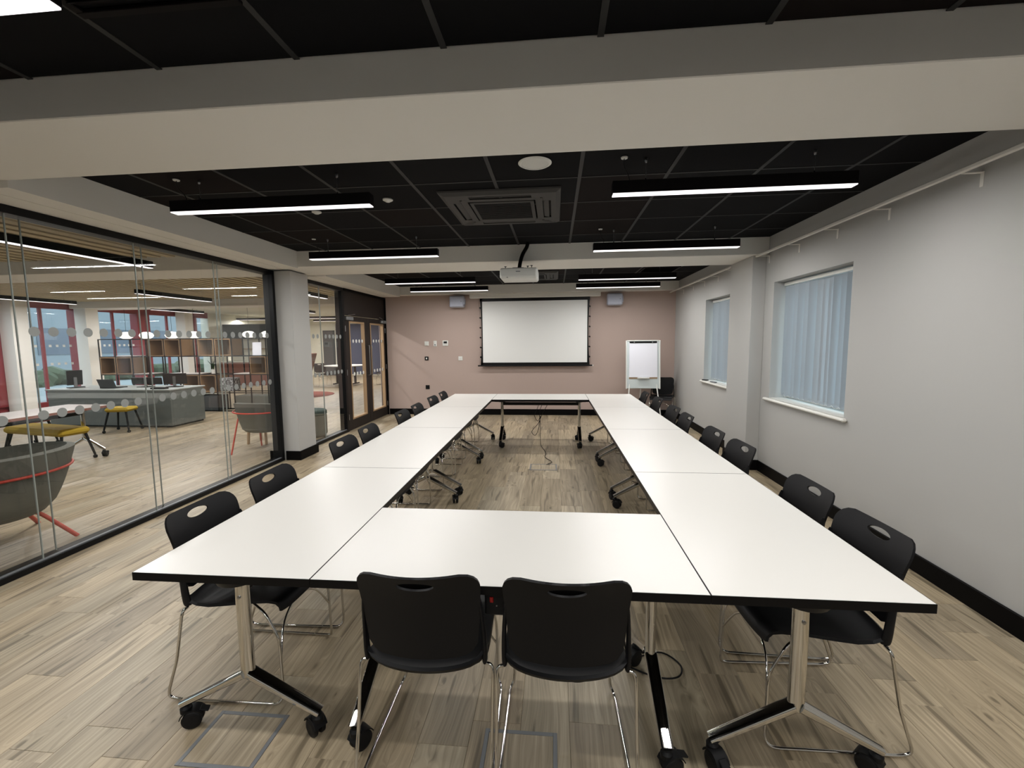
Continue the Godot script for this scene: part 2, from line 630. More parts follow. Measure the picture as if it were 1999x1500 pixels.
# ------------------------------------------------------------------ glass partition and doors
func disc(r: float, t: float) -> SurfaceTool:     # a dot on glass, facing x
	return lathe(new_st(), [Vector2(0, 0), Vector2(r, 0), Vector2(r, t), Vector2(0, t)], V0, 18, Basis(Vector3(0, 1, 0), Vector3(1, 0, 0), Vector3(0, 0, -1)))

func build_partition():
	var w := thing("wall_left", "double-glazed partition in a thin black frame between room and lobby", "partition", V0, 0.0, "", "structure")
	var runs := [[[2.36, 1.445, 0.53, -0.385, -1.30, -2.22, -3.13, -4.09], ZN, -4.14], [[-4.62, -5.28, -5.975], -4.58, -6.05]]
	var dot := disc(0.035, 0.0015).commit()
	for r in runs:
		var za: float = r[1]
		var zb: float = r[2]
		part("frame_head", b2(new_st(), Vector3(XL - 0.13, 2.46, zb), Vector3(XL, 2.515, za), 0.003), M.frame, w)
		var sill := part("frame_sill", b2(new_st(), Vector3(XL - 0.13, 0.0, zb), Vector3(XL, 0.045, za), 0.003), M.frame, w)
		part("glazing_bead", b2(new_st(), Vector3(XL - 0.035, 0.045, zb), Vector3(XL - 0.012, 0.052, za)), M.outlet_grey, sill)
		var js: Array = r[0]
		part("frame_post", b2(new_st(), Vector3(XL - 0.13, 0.045, zb), Vector3(XL, 2.46, js[-1]), 0.003), M.frame, w)
		if za < 0:
			part("frame_post", b2(new_st(), Vector3(XL - 0.13, 0.045, js[0]), Vector3(XL, 2.46, za), 0.003), M.frame, w)
		for side in 2:
			var x := XL - 0.03 - 0.07 * side
			var off := -0.14 * side
			for i in js.size() - 1:
				var a: float = js[i] + (off if i > 0 else 0.0)
				var c: float = js[i + 1] + (off if i + 1 < js.size() - 1 else 0.0)
				var p := part("pane", b2(new_st(), Vector3(x - 0.0005, 0.045, c + 0.003), Vector3(x + 0.0005, 2.46, a - 0.003)), M.glass, w)
				p.mesh = sheet(x, 0.045, 2.46, c + 0.003, a - 0.003).commit()
				p.set_surface_override_material(0, M.glass)
				if i + 1 < js.size() - 1:
					part("joint_strip", b2(new_st(), Vector3(x - 0.005, 0.045, c - 0.003), Vector3(x + 0.005, 2.46, c + 0.003)), M.strip, w)
				if side == 0:
					var z: float = snappedf(a, 0.122) - 0.06
					while z > c + 0.04:
						if z < a - 0.04:
							for y in [1.677, 1.08]:
								part("dot", dot, M.dot, p, Vector3(x + 0.001, y, z))
						z -= 0.122
	# door frame and panel over the doors
	part("frame_post", b2(new_st(), Vector3(XL - 0.13, 0, -7.94), Vector3(XL + 0.012, 2.515, -7.905), 0.003), M.black_board, w)
	part("door_head", b2(new_st(), Vector3(XL - 0.13, 2.475, -7.905), Vector3(XL + 0.012, 2.515, -6.05), 0.003), M.black_board, w)
	part("over_panel", b2(new_st(), Vector3(XL - 0.06, 2.055, -7.905), Vector3(XL - 0.015, 2.475, -6.05), 0.003), M.door, w)
	door(1, -6.985, -6.065, 1.0, "dark brown glazed door leaf beside the narrow glass panel")
	door(2, -7.90, -6.99, -1.0, "dark brown glazed door leaf nearest the pink wall")

func sheet(x: float, y0: float, y1: float, z0: float, z1: float) -> SurfaceTool:
	var st := new_st()
	quad(st, Vector3(x, y0, z0), Vector3(x, y1, z0), Vector3(x, y1, z1), Vector3(x, y0, z1), Vector3.RIGHT)
	return st

func door(n: int, za: float, zb: float, hinge: float, label: String):
	var d := thing("door_%d" % n, label, "door", V0, 0.0, "", "structure")
	var x0 := XL - 0.06
	var x1 := XL - 0.012
	var pa := za + (0.13 if hinge > 0 else 0.09)
	var pb := zb - (0.16 if hinge > 0 else 0.14)
	var st := new_st()
	b2(st, Vector3(x0, 0.008, za), Vector3(x1, 2.045, pa), 0.002)
	b2(st, Vector3(x0, 0.008, pb), Vector3(x1, 2.045, zb), 0.002)
	b2(st, Vector3(x0, 0.008, pa), Vector3(x1, 0.185, pb))
	b2(st, Vector3(x0, 1.955, pa), Vector3(x1, 2.045, pb))
	part("leaf", st, M.door, d)
	var bead := new_st()
	for q in [[Vector3(0, 0.185, pa), Vector3(0, 1.955, pa + 0.03)], [Vector3(0, 0.185, pb - 0.03), Vector3(0, 1.955, pb)], [Vector3(0, 0.185, pa + 0.03), Vector3(0, 0.215, pb - 0.03)], [Vector3(0, 1.925, pa + 0.03), Vector3(0, 1.955, pb - 0.03)]]:
		b2(bead, q[0] + Vector3(x0 - 0.006, 0, 0), q[1] + Vector3(x1 + 0.008, 0, 0), 0.004)
	part("glazing_bead", bead, M.oak, d)
	var p := part("pane", sheet(XL - 0.036, 0.215, 1.925, pa + 0.03, pb - 0.03), M.glass, d)
	var dot := disc(0.033, 0.0015).commit()
	var white = M.plastic
	for y in [1.60, 1.0]:
		for k in 5:
			part("dot", dot, white, p, Vector3(XL - 0.035, y, lerpf(pb - 0.06, pa + 0.06, k / 4.0)))
	# pull handle at the meeting edge
	var hz := za + 0.055 if hinge > 0 else zb - 0.055
	part("pull_handle", tube(new_st(), fillet([Vector3(x1, 0.94, hz), Vector3(x1 + 0.06, 0.94, hz), Vector3(x1 + 0.06, 1.52, hz), Vector3(x1, 1.52, hz)], 0.03), 0.0095, 10), M.steel, d)
	# closer and its arm
	var cz := zb - 0.13 if hinge > 0 else za + 0.13
	var cl := part("door_closer", bx(new_st(), Vector3(x1 + 0.025, 2.0, cz), Vector3(0.05, 0.06, 0.24), 0.006), M.outlet_grey, d)
	part("end_cap", bx(new_st(), Vector3(x1 + 0.0255, 2.0, cz + 0.13), Vector3(0.049, 0.058, 0.02), 0.005), M.steel, cl)
	part("closer_arm", bar(new_st(), Vector3(x1 + 0.03, 2.055, cz + 0.05), Vector3(x1 + 0.03, 2.085, cz - 0.22 * hinge), 0.018, 0.008), M.steel, d)
	for y in [0.25, 1.05, 1.82]:
		var z := zb - 0.004 if hinge > 0 else za + 0.004
		part("hinge", tube(new_st(), [Vector3(x1 + 0.006, y - 0.05, z), Vector3(x1 + 0.006, y + 0.05, z)], 0.007, 8), M.steel, d)

# ------------------------------------------------------------------ windows and blinds
func build_windows():
	var wins := [[-3.865, -2.54, 1], [-6.12, -4.86, 2]]
	var say := ["window nearer the camera", "window farther away behind the pillar"]
	for w in wins:
		var za: float = w[0]
		var zb: float = w[1]
		var zm := (za + zb) * 0.5
		var o := thing("window_%d" % w[2], "white framed %s" % say[w[2] - 1], "window", V0, 0.0, "", "structure")
		var fx := XR + 0.21
		var st := new_st()
		for q in [[Vector3(0, 0.905, za), Vector3(0, 2.2, za + 0.06)], [Vector3(0, 0.905, zb - 0.06), Vector3(0, 2.2, zb)], [Vector3(0, 0.905, za + 0.06), Vector3(0, 0.97, zb - 0.06)], [Vector3(0, 2.14, za + 0.06), Vector3(0, 2.2, zb - 0.06)], [Vector3(0, 0.97, zm - 0.04), Vector3(0, 2.14, zm + 0.04)]]:
			b2(st, q[0] + Vector3(fx, 0, 0), q[1] + Vector3(fx + 0.07, 0, 0), 0.005)
		part("window_frame", st, M.upvc, o)
		part("pane", sheet(fx + 0.04, 0.97, 2.14, za + 0.06, zm - 0.04), M.glass, o)
		part("pane", sheet(fx + 0.04, 0.97, 2.14, zm + 0.04, zb - 0.06), M.glass, o)
		var sl := new_st()
		b2(sl, Vector3(XR - 0.045, 0.872, za - 0.075), Vector3(XR, 0.905, zb + 0.055), 0.012)
		b2(sl, Vector3(XR - 0.002, 0.9045, za), Vector3(fx, 0.908, zb))
		part("window_sill", sl, M.sill, o)
		# vertical blind, a thing of its own
		var b := thing("vertical_blind", ["pale vertical blind with slats half turned, nearer window", "pale vertical blind closed in the farther window"][w[2] - 1], "blind", Vector3(XR + 0.125, 0.908, zm))
		var half := (zb - za) * 0.5
		part("headrail", bx(new_st(), Vector3(0, 1.262, 0), Vector3(0.045, 0.035, half * 2 - 0.02), 0.004), M.plastic, b)
		var n := 13
		var pitch := (half * 2 - 0.165) / (n - 1)
		for k in n:
			var z := -half + 0.10 + pitch * k
			var ang: float = [0.30, 0.58, 0.26, 0.62, 0.30, 0.60, 0.04, 0.08, 0.12, 0.52, 0.26, 0.60, 0.12][k] if w[2] == 1 else [0.35, 0.5, 0.3, 0.55, 0.35, 0.2, 0.25, 0.2, 0.3, 0.5, 0.3, 0.55, 0.35][k]
			var P := []
			for i in 5:
				var s := (i - 2) / 2.0
				var row := []
				for y in [0.055, 1.235]:
					row.append(Vector3(0.006 * (1.0 - s * s), y, s * 0.0635))
				P.append(row)
			var sl2 := part("slat", shell(new_st(), P, 0.0008), M.blind, b, Vector3(0, 0, z), Vector3(0, ang, 0))
			part("bottom_weight", bx(new_st(), Vector3(0.003, 0.048, 0), Vector3(0.004, 0.03, 0.118), 0.001), M.blind, sl2)
		for s in [-1, 1]:
			var pts := []
			for k in n:
				var z := -half + 0.10 + pitch * k
				pts.append(Vector3(-0.012 * s - 0.006, 0.045, z))
				if k < n - 1:
					pts.append(Vector3(-0.012 * s - 0.006, 0.022, z + pitch * 0.5))
			part("bead_chain", tube(new_st(), curve(pts, 3), 0.0016, 5), M.plastic, b)
	# small things on the sill of the farther window
	var r := part("remote_control", bx(new_st(), Vector3(0, 0.008, 0), Vector3(0.045, 0.016, 0.11), 0.005), M.black, self, Vector3(XR - 0.005, 0.909, -6.02), Vector3(0, 0.5, 0))
	tag(r, "small black remote control at the far end of the farther sill", "remote")
	var r2 := part("remote_control", bx(new_st(), Vector3(0, 0.008, 0), Vector3(0.04, 0.016, 0.15), 0.005), M.outlet_grey, self, Vector3(XR + 0.0, 0.909, -5.66), Vector3(0, 0.15, 0))
	tag(r2, "grey remote control lying on the farther window sill", "remote")
	# rail on brackets along the top of the window wall, in two runs
	for q in [[-4.06, 2.6, [-4.0, -3.376, -2.77, -2.17, -1.463, -0.85, -0.2, 0.6, 1.4, 2.2], "long white rail on brackets high on the wall beside the camera"], [ZF + 0.01, -4.73, [-7.4, -6.8, -6.2, -5.6, -5.0], "white rail on brackets above the farther window"]]:
		var t := thing("hanging_rail", q[3], "rail")
		part("rail", b2(new_st(), Vector3(2.487, 2.508, q[0]), Vector3(2.513, 2.53, q[1]), 0.003), M.white_paint, t)
		for z in q[2]:
			var bs := new_st()
			b2(bs, Vector3(2.513, 2.506, z - 0.011), Vector3(XR - 0.003, 2.511, z + 0.011))
			b2(bs, Vector3(XR - 0.003, 2.43, z - 0.011), Vector3(XR, 2.514, z + 0.011))
			part("bracket", bs, M.white_paint, t)

# ------------------------------------------------------------------ lamps
func make_lamp(l: float, label: String, group: String) -> Node3D:     # runs along x, its underside at y = 0
	var t := thing("pendant_lamp", label, "lamp", V0, 0.0, group)
	var st := new_st()
	b2(st, Vector3(-l / 2, 0.006, -0.035), Vector3(l / 2, 0.082, 0.035), 0.003)
	part("housing", st, M.housing, t)
	part("diffuser", b2(new_st(), Vector3(-l / 2 + 0.004, 0.0, -0.032), Vector3(l / 2 - 0.004, 0.006, 0.032)), M.glow, t)
	for x in [-l / 2 + 0.21, l / 2 - 0.24]:
		var w := part("suspension_wire", tube(new_st(), [Vector3(x, 0.08, 0), Vector3(x, 0.22, 0)], 0.0012, 5), M.steel, t)
		part("wire_anchor", lathe(new_st(), [Vector2(0, 0.195), Vector2(0.006, 0.195), Vector2(0.009, 0.206), Vector2(0.009, 0.2195), Vector2(0, 0.2195)], Vector3(x, 0, 0), 12), M.steel, w)
		part("wire_grip", lathe(new_st(), [Vector2(0, 0.082), Vector2(0.006, 0.082), Vector2(0.004, 0.1), Vector2(0, 0.1)], Vector3(x, 0, 0), 10), M.black, w)
	var cx := -l / 2 + 0.07
	part("power_cable", tube(new_st(), curve([Vector3(cx + 0.04, 0.08, 0), Vector3(cx + 0.03, 0.12, 0.006), Vector3(cx, 0.17, 0.03), Vector3(cx, 0.22, 0.035)]), 0.0028, 6), M.black, t)
	part("ceiling_rose", lathe(new_st(), [Vector2(0, 0.212), Vector2(0.02, 0.212), Vector2(0.022, 0.2195), Vector2(0, 0.2195)], Vector3(cx, 0, 0.035), 16), M.plastic, t)
	return t

func build_lamps():
	var g := "black linear pendants of the meeting room"
	var l := make_lamp(1.46, "black linear pendant over the left row of tables, nearest in the middle bay", g)
	var spots := [
		[-1.775, -1.595, ""], [1.285, -1.585, "black linear pendant over the right row, largest and nearest on that side"],
		[-1.80, -3.42, "black linear pendant hanging just before the middle beam on the glass side"], [1.318, -3.40, "black linear pendant hanging just before the middle beam on the window side"],
		[-1.785, -5.60, "black linear pendant past the projector on the glass side, upper of its pair"], [1.28, -5.63, "black linear pendant past the projector on the window side, upper of its pair"],
		[-1.76, -6.77, "black linear pendant nearest the pink wall on the glass side"], [1.295, -6.72, "black linear pendant nearest the pink wall on the window side"],
		[-1.89, 0.256, "lit end of a black pendant in the top corner nearest the camera"], [1.18, 0.256, "black linear pendant above the camera"],
		[-1.75, 2.05, "black linear pendant behind the camera on the glass side"], [1.3, 2.05, "black linear pendant behind the camera on the window side"],
		[-1.75, 3.6, "black linear pendant by the near wall on the glass side"], [1.3, 3.6, "black linear pendant by the near wall on the window side"]]
	for i in spots.size():
		var s = spots[i]
		var at := Vector3(s[0], 2.50, s[1])
		if i == 0:
			l.position = at
		else:
			copy(l, at, 0.0, s[2])
		area_light(at + Vector3(0, -0.004, 0), Vector2(1.44, 0.05), ROOM_LAMP)

# ------------------------------------------------------------------ tables
func spot(x: float, z: float, y := 0.0) -> Vector3:
	return Vector3(TX + cos(TA) * x + sin(TA) * z, y, TZ - sin(TA) * x + cos(TA) * z)

func oval_column(st: SurfaceTool, x: float, y0: float, y1: float, z: float):
	var pts := []
	for k in 5:
		pts.append(Vector3(x, lerpf(y0, y1, k / 4.0), z))
	# oval section: wider across the table
	var seg := 20
	var rx := 0.021
	var rz := 0.029
	for k in seg:
		var a := TAU * k / seg
		var b := TAU * (k + 1) / seg
		var pa := Vector3(x + cos(a) * rx, 0, z + sin(a) * rz)
		var pb := Vector3(x + cos(b) * rx, 0, z + sin(b) * rz)
		var na := Vector3(cos(a) / rx, 0, sin(a) / rz).normalized()
		var nb := Vector3(cos(b) / rx, 0, sin(b) / rz).normalized()
		quads(st, [pa + Vector3.UP * y0, pb + Vector3.UP * y0, pb + Vector3.UP * y1, pa + Vector3.UP * y1], [na, nb, nb, na])

func make_castor(p: Node, at: Vector3, turn: float, brake: bool):
	var c := part("castor", lathe(new_st(), [Vector2(0, 0.098), Vector2(0.014, 0.098), Vector2(0.022, 0.088), Vector2(0.022, 0.07), Vector2(0, 0.07)], V0, 14), M.rubber, p, at, Vector3(0, turn, 0))
	var st := new_st()
	for s in [-1, 1]:
		lathe(st, [Vector2(0, -0.011), Vector2(0.024, -0.011), Vector2(0.033, -0.0085), Vector2(0.0375, -0.005), Vector2(0.0375, 0.005), Vector2(0.033, 0.0085), Vector2(0.024, 0.011), Vector2(0, 0.011)], Vector3(0.016 * s, 0.0375, 0.022), 20, Basis(Vector3(0, -1, 0), Vector3(1, 0, 0), Vector3(0, 0, 1)))
	part("wheel", st, M.rubber, c)
	# hood over the wheels
	var P := []
	for i in 9:
		var a := deg_to_rad(20 + 18 * i)
		var row := []
		for x in [-0.026, 0.0, 0.026]:
			row.append(Vector3(x, 0.0375 + 0.0415 * sin(a), 0.022 + 0.0415 * cos(a)))
		P.append(row)
	part("hood", shell(new_st(), P, 0.004), M.rubber, c)
	if brake:
		part("brake_lever", bx(new_st(), Vector3(0, 0.066, 0.066), Vector3(0.03, 0.007, 0.034), 0.002, Basis(Vector3.RIGHT, 0.35)), M.rubber, c)

func make_table(n: String, label: String, group: String) -> Node3D:   # length along x, base on the floor
	var t := thing(n, label, "table", V0, 0.0, group)
	var hl := TL / 2 - 0.001
	var hw := TW / 2 - 0.001
	var top := part("tabletop", b2(new_st(), Vector3(-hl + 0.002, 0.700, -hw + 0.002), Vector3(hl - 0.002, 0.73, hw - 0.002)), M.laminate, t)
	var e := new_st()
	for s in [-1, 1]:
		b2(e, Vector3(hl * s, 0.6985, -hw), Vector3((hl - 0.002) * s, 0.7295, hw))
		b2(e, Vector3(-hl + 0.002, 0.6985, hw * s), Vector3(hl - 0.002, 0.7295, (hw - 0.002) * s))
	b2(e, Vector3(-hl + 0.002, 0.6985, -hw + 0.002), Vector3(hl - 0.002, 0.700, hw - 0.002))
	part("edge_band", e, M.edge, top)
	part("cross_beam", b2(new_st(), Vector3(-0.585, 0.60, -0.018), Vector3(0.585, 0.645, 0.018), 0.006), M.black, t)
	for s in [-1, 1]:
		var x: float = 0.585 * s
		# folding head under the top
		var h := new_st()
		b2(h, Vector3(x - 0.035, 0.685, -0.22), Vector3(x + 0.035, 0.703, 0.22), 0.006)
		lathe(h, [Vector2(0, 0.0), Vector2(0.05, 0.004), Vector2(0.085, 0.02), Vector2(0.098, 0.045), Vector2(0.0, 0.045)], Vector3(x, 0.645, 0), 24)
		part("folding_head", h, M.black, t)
		var c := new_st()
		oval_column(c, x, 0.245, 0.66, 0)
		var col := part("column", c, M.chrome, t)
		part("screw", lathe(new_st(), [Vector2(0, 0), Vector2(0.007, 0), Vector2(0.007, 0.004), Vector2(0, 0.005)], Vector3(x + 0.0205 * s, 0.59, 0), 10, Basis(Vector3(0, 1, 0), Vector3(s, 0, 0), Vector3(0, 0, -s))), M.steel, col)
		for q in [-1, 1]:
			var f := new_st()
			var a := Vector3(x, 0.262, 0.01 * q)
			var b := Vector3(x, 0.108, 0.295 * q)
			var d := (b - a).normalized()
			var up := Vector3(1, 0, 0).cross(d).normalized()
			if up.y < 0:
				up = -up
			# blade with a softly crowned top, tapering towards the castor
			var sg := 20
			var rings := []
			var norms := []
			for en in [[a, 0.027, 0.019], [b, 0.023, 0.014]]:
				var ring := []
				var nr := []
				for k in sg:
					var an := TAU * k / sg
					var ca := cos(an)
					var sa := sin(an)
					ring.append(en[0] + Vector3(signf(ca) * pow(absf(ca), 0.55) * en[1], 0, 0) + up * (signf(sa) * pow(absf(sa), 0.75) * en[2]))
					nr.append((Vector3(signf(ca) * pow(absf(ca), 1.45) / en[1], 0, 0) + up * (signf(sa) * pow(absf(sa), 1.25) / en[2])).normalized())
				rings.append(ring)
				norms.append(nr)
			for k in sg:
				var l := (k + 1) % sg
				quads(f, [rings[0][k], rings[0][l], rings[1][l], rings[1][k]], [norms[0][k], norms[0][l], norms[1][l], norms[1][k]])
				tri(f, a, rings[0][k], rings[0][l], -d, -d, -d)
				tri(f, b, rings[1][k], rings[1][l], d, d, d)
			part("foot", f, M.chrome, t)
			make_castor(t, Vector3(x, 0, 0.285 * q), [0.4, 2.6, -0.9, 1.9][(s + 1) + (q + 1) / 2], q * s > 0)
		for q in [-1, 1]:
			part("linking_clip", bx(new_st(), Vector3((hl - 0.09) * s, 0.697, (hw - 0.05) * q), Vector3(0.1, 0.012, 0.035), 0.004), M.black, t)
	return t

func build_tables():
	var gs := "white folding tables set in a rectangle"
	var t := make_table("folding_table", "white folding table in the left row, nearest the camera", gs)
	t.position = spot(-TL / 2 - TW / 2, -0.5 * TL)
	t.rotation.y = PI / 2 + TA
	var order := ["", "second", "third", "farthest"]
	for j in range(1, 4):
		copy(t, spot(-TL / 2 - TW / 2 , -(j + 0.5) * TL), PI / 2 + TA, "white folding table, %s in the left row by the glass" % order[j])
	for j in 4:
		copy(t, spot(TL / 2 + TW / 2, -(j + 0.5) * TL), -PI / 2 + TA, "white folding table, %s in the right row by the windows" % (["nearest", "second", "third", "farthest"][j]))
	copy(t, spot(0, -TW / 2), TA, "white folding table across the near end, with two chairs before it")
	copy(t, spot(0, -4 * TL + TW / 2), PI + TA, "white folding table across the far end, its legs in open view")

# ------------------------------------------------------------------ chairs
func rounded_outline(w0: float, w1: float, y0: float, y1: float, r0: float, r1: float, n: int, c: Vector2) -> Array:
	# outline of a panel, narrower at the bottom, hit by n rays from c
	var out := []
	for k in n:
		var a := TAU * k / n
		var d := Vector2(cos(a), sin(a))
		var lo := 0.0
		var hi := 1.0
		for it in 22:
			var m := (lo + hi) * 0.5
			var p := c + d * m
			var inside := p.y > y0 and p.y < y1
			if inside:
				var f := (p.y - y0) / (y1 - y0)
				var w := lerpf(w0, w1, f)
				inside = absf(p.x) < w
				if inside:
					var rr := r1 if f > 0.5 else r0
					var cy := y1 - rr if f > 0.5 else y0 + rr
					var cx := w - rr
					if absf(p.x) > cx and ((f > 0.5 and p.y > cy) or (f <= 0.5 and p.y < cy)):
						inside = Vector2(absf(p.x) - cx, p.y - cy).length() < rr
			if inside: lo = m
			else: hi = m
		out.append(c + d * lo)
	return out

func back_point(p: Vector2) -> Vector3:      # flat panel to curved, leaning backrest; y is height
	var f := (p.y - 0.45) / 0.385
	var z := 0.195 + 0.03 * f + 0.02 * f * f + 0.037 * f * f * f * f
	var u := p.x / 0.22
	return Vector3(p.x, p.y - 0.015 * (1.0 - u * u) * f + 0.022 * u * u * clampf(1.0 - f * 2.0, 0.0, 1.0), z + 0.036 * (1.0 - u * u))

func make_chair(n: String, label: String, group: String, hole_size := 1.0) -> Node3D:      # faces -z
	var t := thing(n, label, "chair", V0, 0.0, group)
	# backrest: rings between the hand hole and the outline
	var nn := 72
	var c := Vector2(0, 0.790)
	var outer := rounded_outline(0.19, 0.216, 0.475, 0.83, 0.05, 0.075, nn, c)
	var rings := 8
	var P := []
	for k in nn:
		var a := TAU * k / nn
		var hole := c + Vector2(cos(a) * 0.062, sin(a) * 0.019) * hole_size
		var row := []
		for r in rings + 1:
			var f := pow(float(r) / rings, 0.85)
			row.append(back_point(hole.lerp(outer[k], f)))
		P.append(row)
	var back := shell(new_st(), P, 0.0085, true)
	part("backrest", back, M.chair, t)
	# seat: a dished shell with a waterfall front and an upturned rear lip
	P = []
	for i in 17:
		var u := (i - 8) / 8.0
		var row := []
		var prof := [Vector2(-0.228, 0.412), Vector2(-0.225, 0.428), Vector2(-0.212, 0.444), Vector2(-0.185, 0.453), Vector2(-0.10, 0.452), Vector2(0.0, 0.438), Vector2(0.09, 0.424), Vector2(0.15, 0.418), Vector2(0.185, 0.422), Vector2(0.205, 0.435), Vector2(0.215, 0.452)]
		for j in prof.size():
			var q: Vector2 = prof[j]
			var back_f := clampf((q.x - 0.02) / 0.19, 0.0, 1.0)
			var front_f := clampf((-q.x - 0.12) / 0.1, 0.0, 1.0)
			var wd := 0.222 - 0.02 * front_f * front_f
			var z := q.x + back_f * 0.05 * (1.0 - u * u) - 0.012 * back_f - front_f * 0.012 * (1 - u * u)
			var y := q.y - 0.014 * (1.0 - pow(absf(u), 2.2)) * (1.0 - front_f) + 0.008 * pow(absf(u), 6.0) + 0.03 * back_f * back_f * pow(absf(u), 10.0)
			row.append(Vector3(u * wd, y, z))
		P.append(row)
	part("seat", shell(new_st(), P, 0.012), M.chair, t)
	for s in [-1, 1]:
		# side upright from the seat corner to the upper back
		var up := new_st()
		var pts := []
		for q in [Vector3(0.214, 0.436, 0.186), Vector3(0.216, 0.48, 0.193), Vector3(0.214, 0.56, 0.203), Vector3(0.209, 0.64, 0.219), Vector3(0.203, 0.71, 0.235)]:
			pts.append(Vector3(q.x * s, q.y, q.z))
		tube(up, curve(pts, 4), [0.016, 0.019, 0.0195, 0.019, 0.0185, 0.018, 0.0175, 0.017, 0.0165, 0.016, 0.0155, 0.015, 0.0145, 0.014, 0.012, 0.010, 0.007], 12, false, 0.5)
		part("upright", up, M.chair, t)
		# arm of the seat that reaches back to the upright
		# chrome sled leg
		var L := [Vector3(0.12 * s, 0.412, -0.03), Vector3(0.205 * s, 0.412, -0.16), Vector3(0.212 * s, 0.30, -0.225), Vector3(0.214 * s, 0.03, -0.232), Vector3(0.232 * s, 0.007, -0.215), Vector3(0.238 * s, 0.007, 0.255), Vector3(0.238 * s, 0.02, 0.298), Vector3(0.242 * s, 0.20, 0.235), Vector3(0.244 * s, 0.425, 0.19), Vector3(0.214 * s, 0.43, 0.187)]
		part("sled_leg", tube(new_st(), fillet(L, 0.035, 5), 0.0062, 10), M.chrome, t)
	part("front_brace", tube(new_st(), curve([Vector3(-0.213, 0.20, -0.2285), Vector3(-0.13, 0.325, -0.20), Vector3(0, 0.372, -0.19), Vector3(0.13, 0.325, -0.20), Vector3(0.213, 0.20, -0.2285)], 5), 0.005, 8), M.chrome, t)
	return t

func build_chairs():
	var g := "black plastic chairs round the tables"
	var ch := make_chair("stacking_chair", "black plastic chair, left of the two seen from behind at the near table", "black plastic chairs round the tables")
	ch.position = spot(-0.286, -0.205)
	ch.rotation.y = TA + 0.02
	copy(ch, spot(0.217, -0.205), TA + 0.01, "black plastic chair, right of the two seen from behind at the near table")
	var lz := [-0.50, -1.03, -1.90, -2.43, -3.30, -3.82, -4.56, -5.12]
	var rz := [-0.475, -1.00, -1.90, -2.42, -3.18, -3.71, -4.49, -5.12]
	var ord := ["nearest", "second", "third", "fourth", "fifth", "sixth", "seventh", "farthest"]
	for i in 8:
		copy(ch, Vector3(-1.222 + 0.008 * (i % 3 - 1), 0, lz[i]), -PI / 2 + TA + [0.0, 0.02, -0.02, 0.03, 0.0, 0.02, -0.03, 0.02][i], "black plastic chair, %s along the left row of tables by the glass" % ord[i])
	for i in 8:
		copy(ch, Vector3(1.235 + 0.008 * (i % 3 - 1) + [0.0, 0.02, 0.03, 0.03, 0.01, 0.015, 0.03, -0.02][i], 0, rz[i]), PI / 2 + TA + [0.02, -0.02, 0.02, 0.0, -0.03, 0.02, 0.0, -0.02][i], "black plastic chair, %s along the right row of tables by the windows" % ord[i])
	var cc := make_chair("padded_chair", "black chair without a hand hole, alone in the corner behind the easel", "", 0.03)
	cc.position = Vector3(2.27, 0, -7.47)
	cc.rotation.y = PI - 0.3
	part("seat_pad", bx(new_st(), Vector3(0, 0.462, 0.0), Vector3(0.42, 0.035, 0.38), 0.016), M.black, cc)

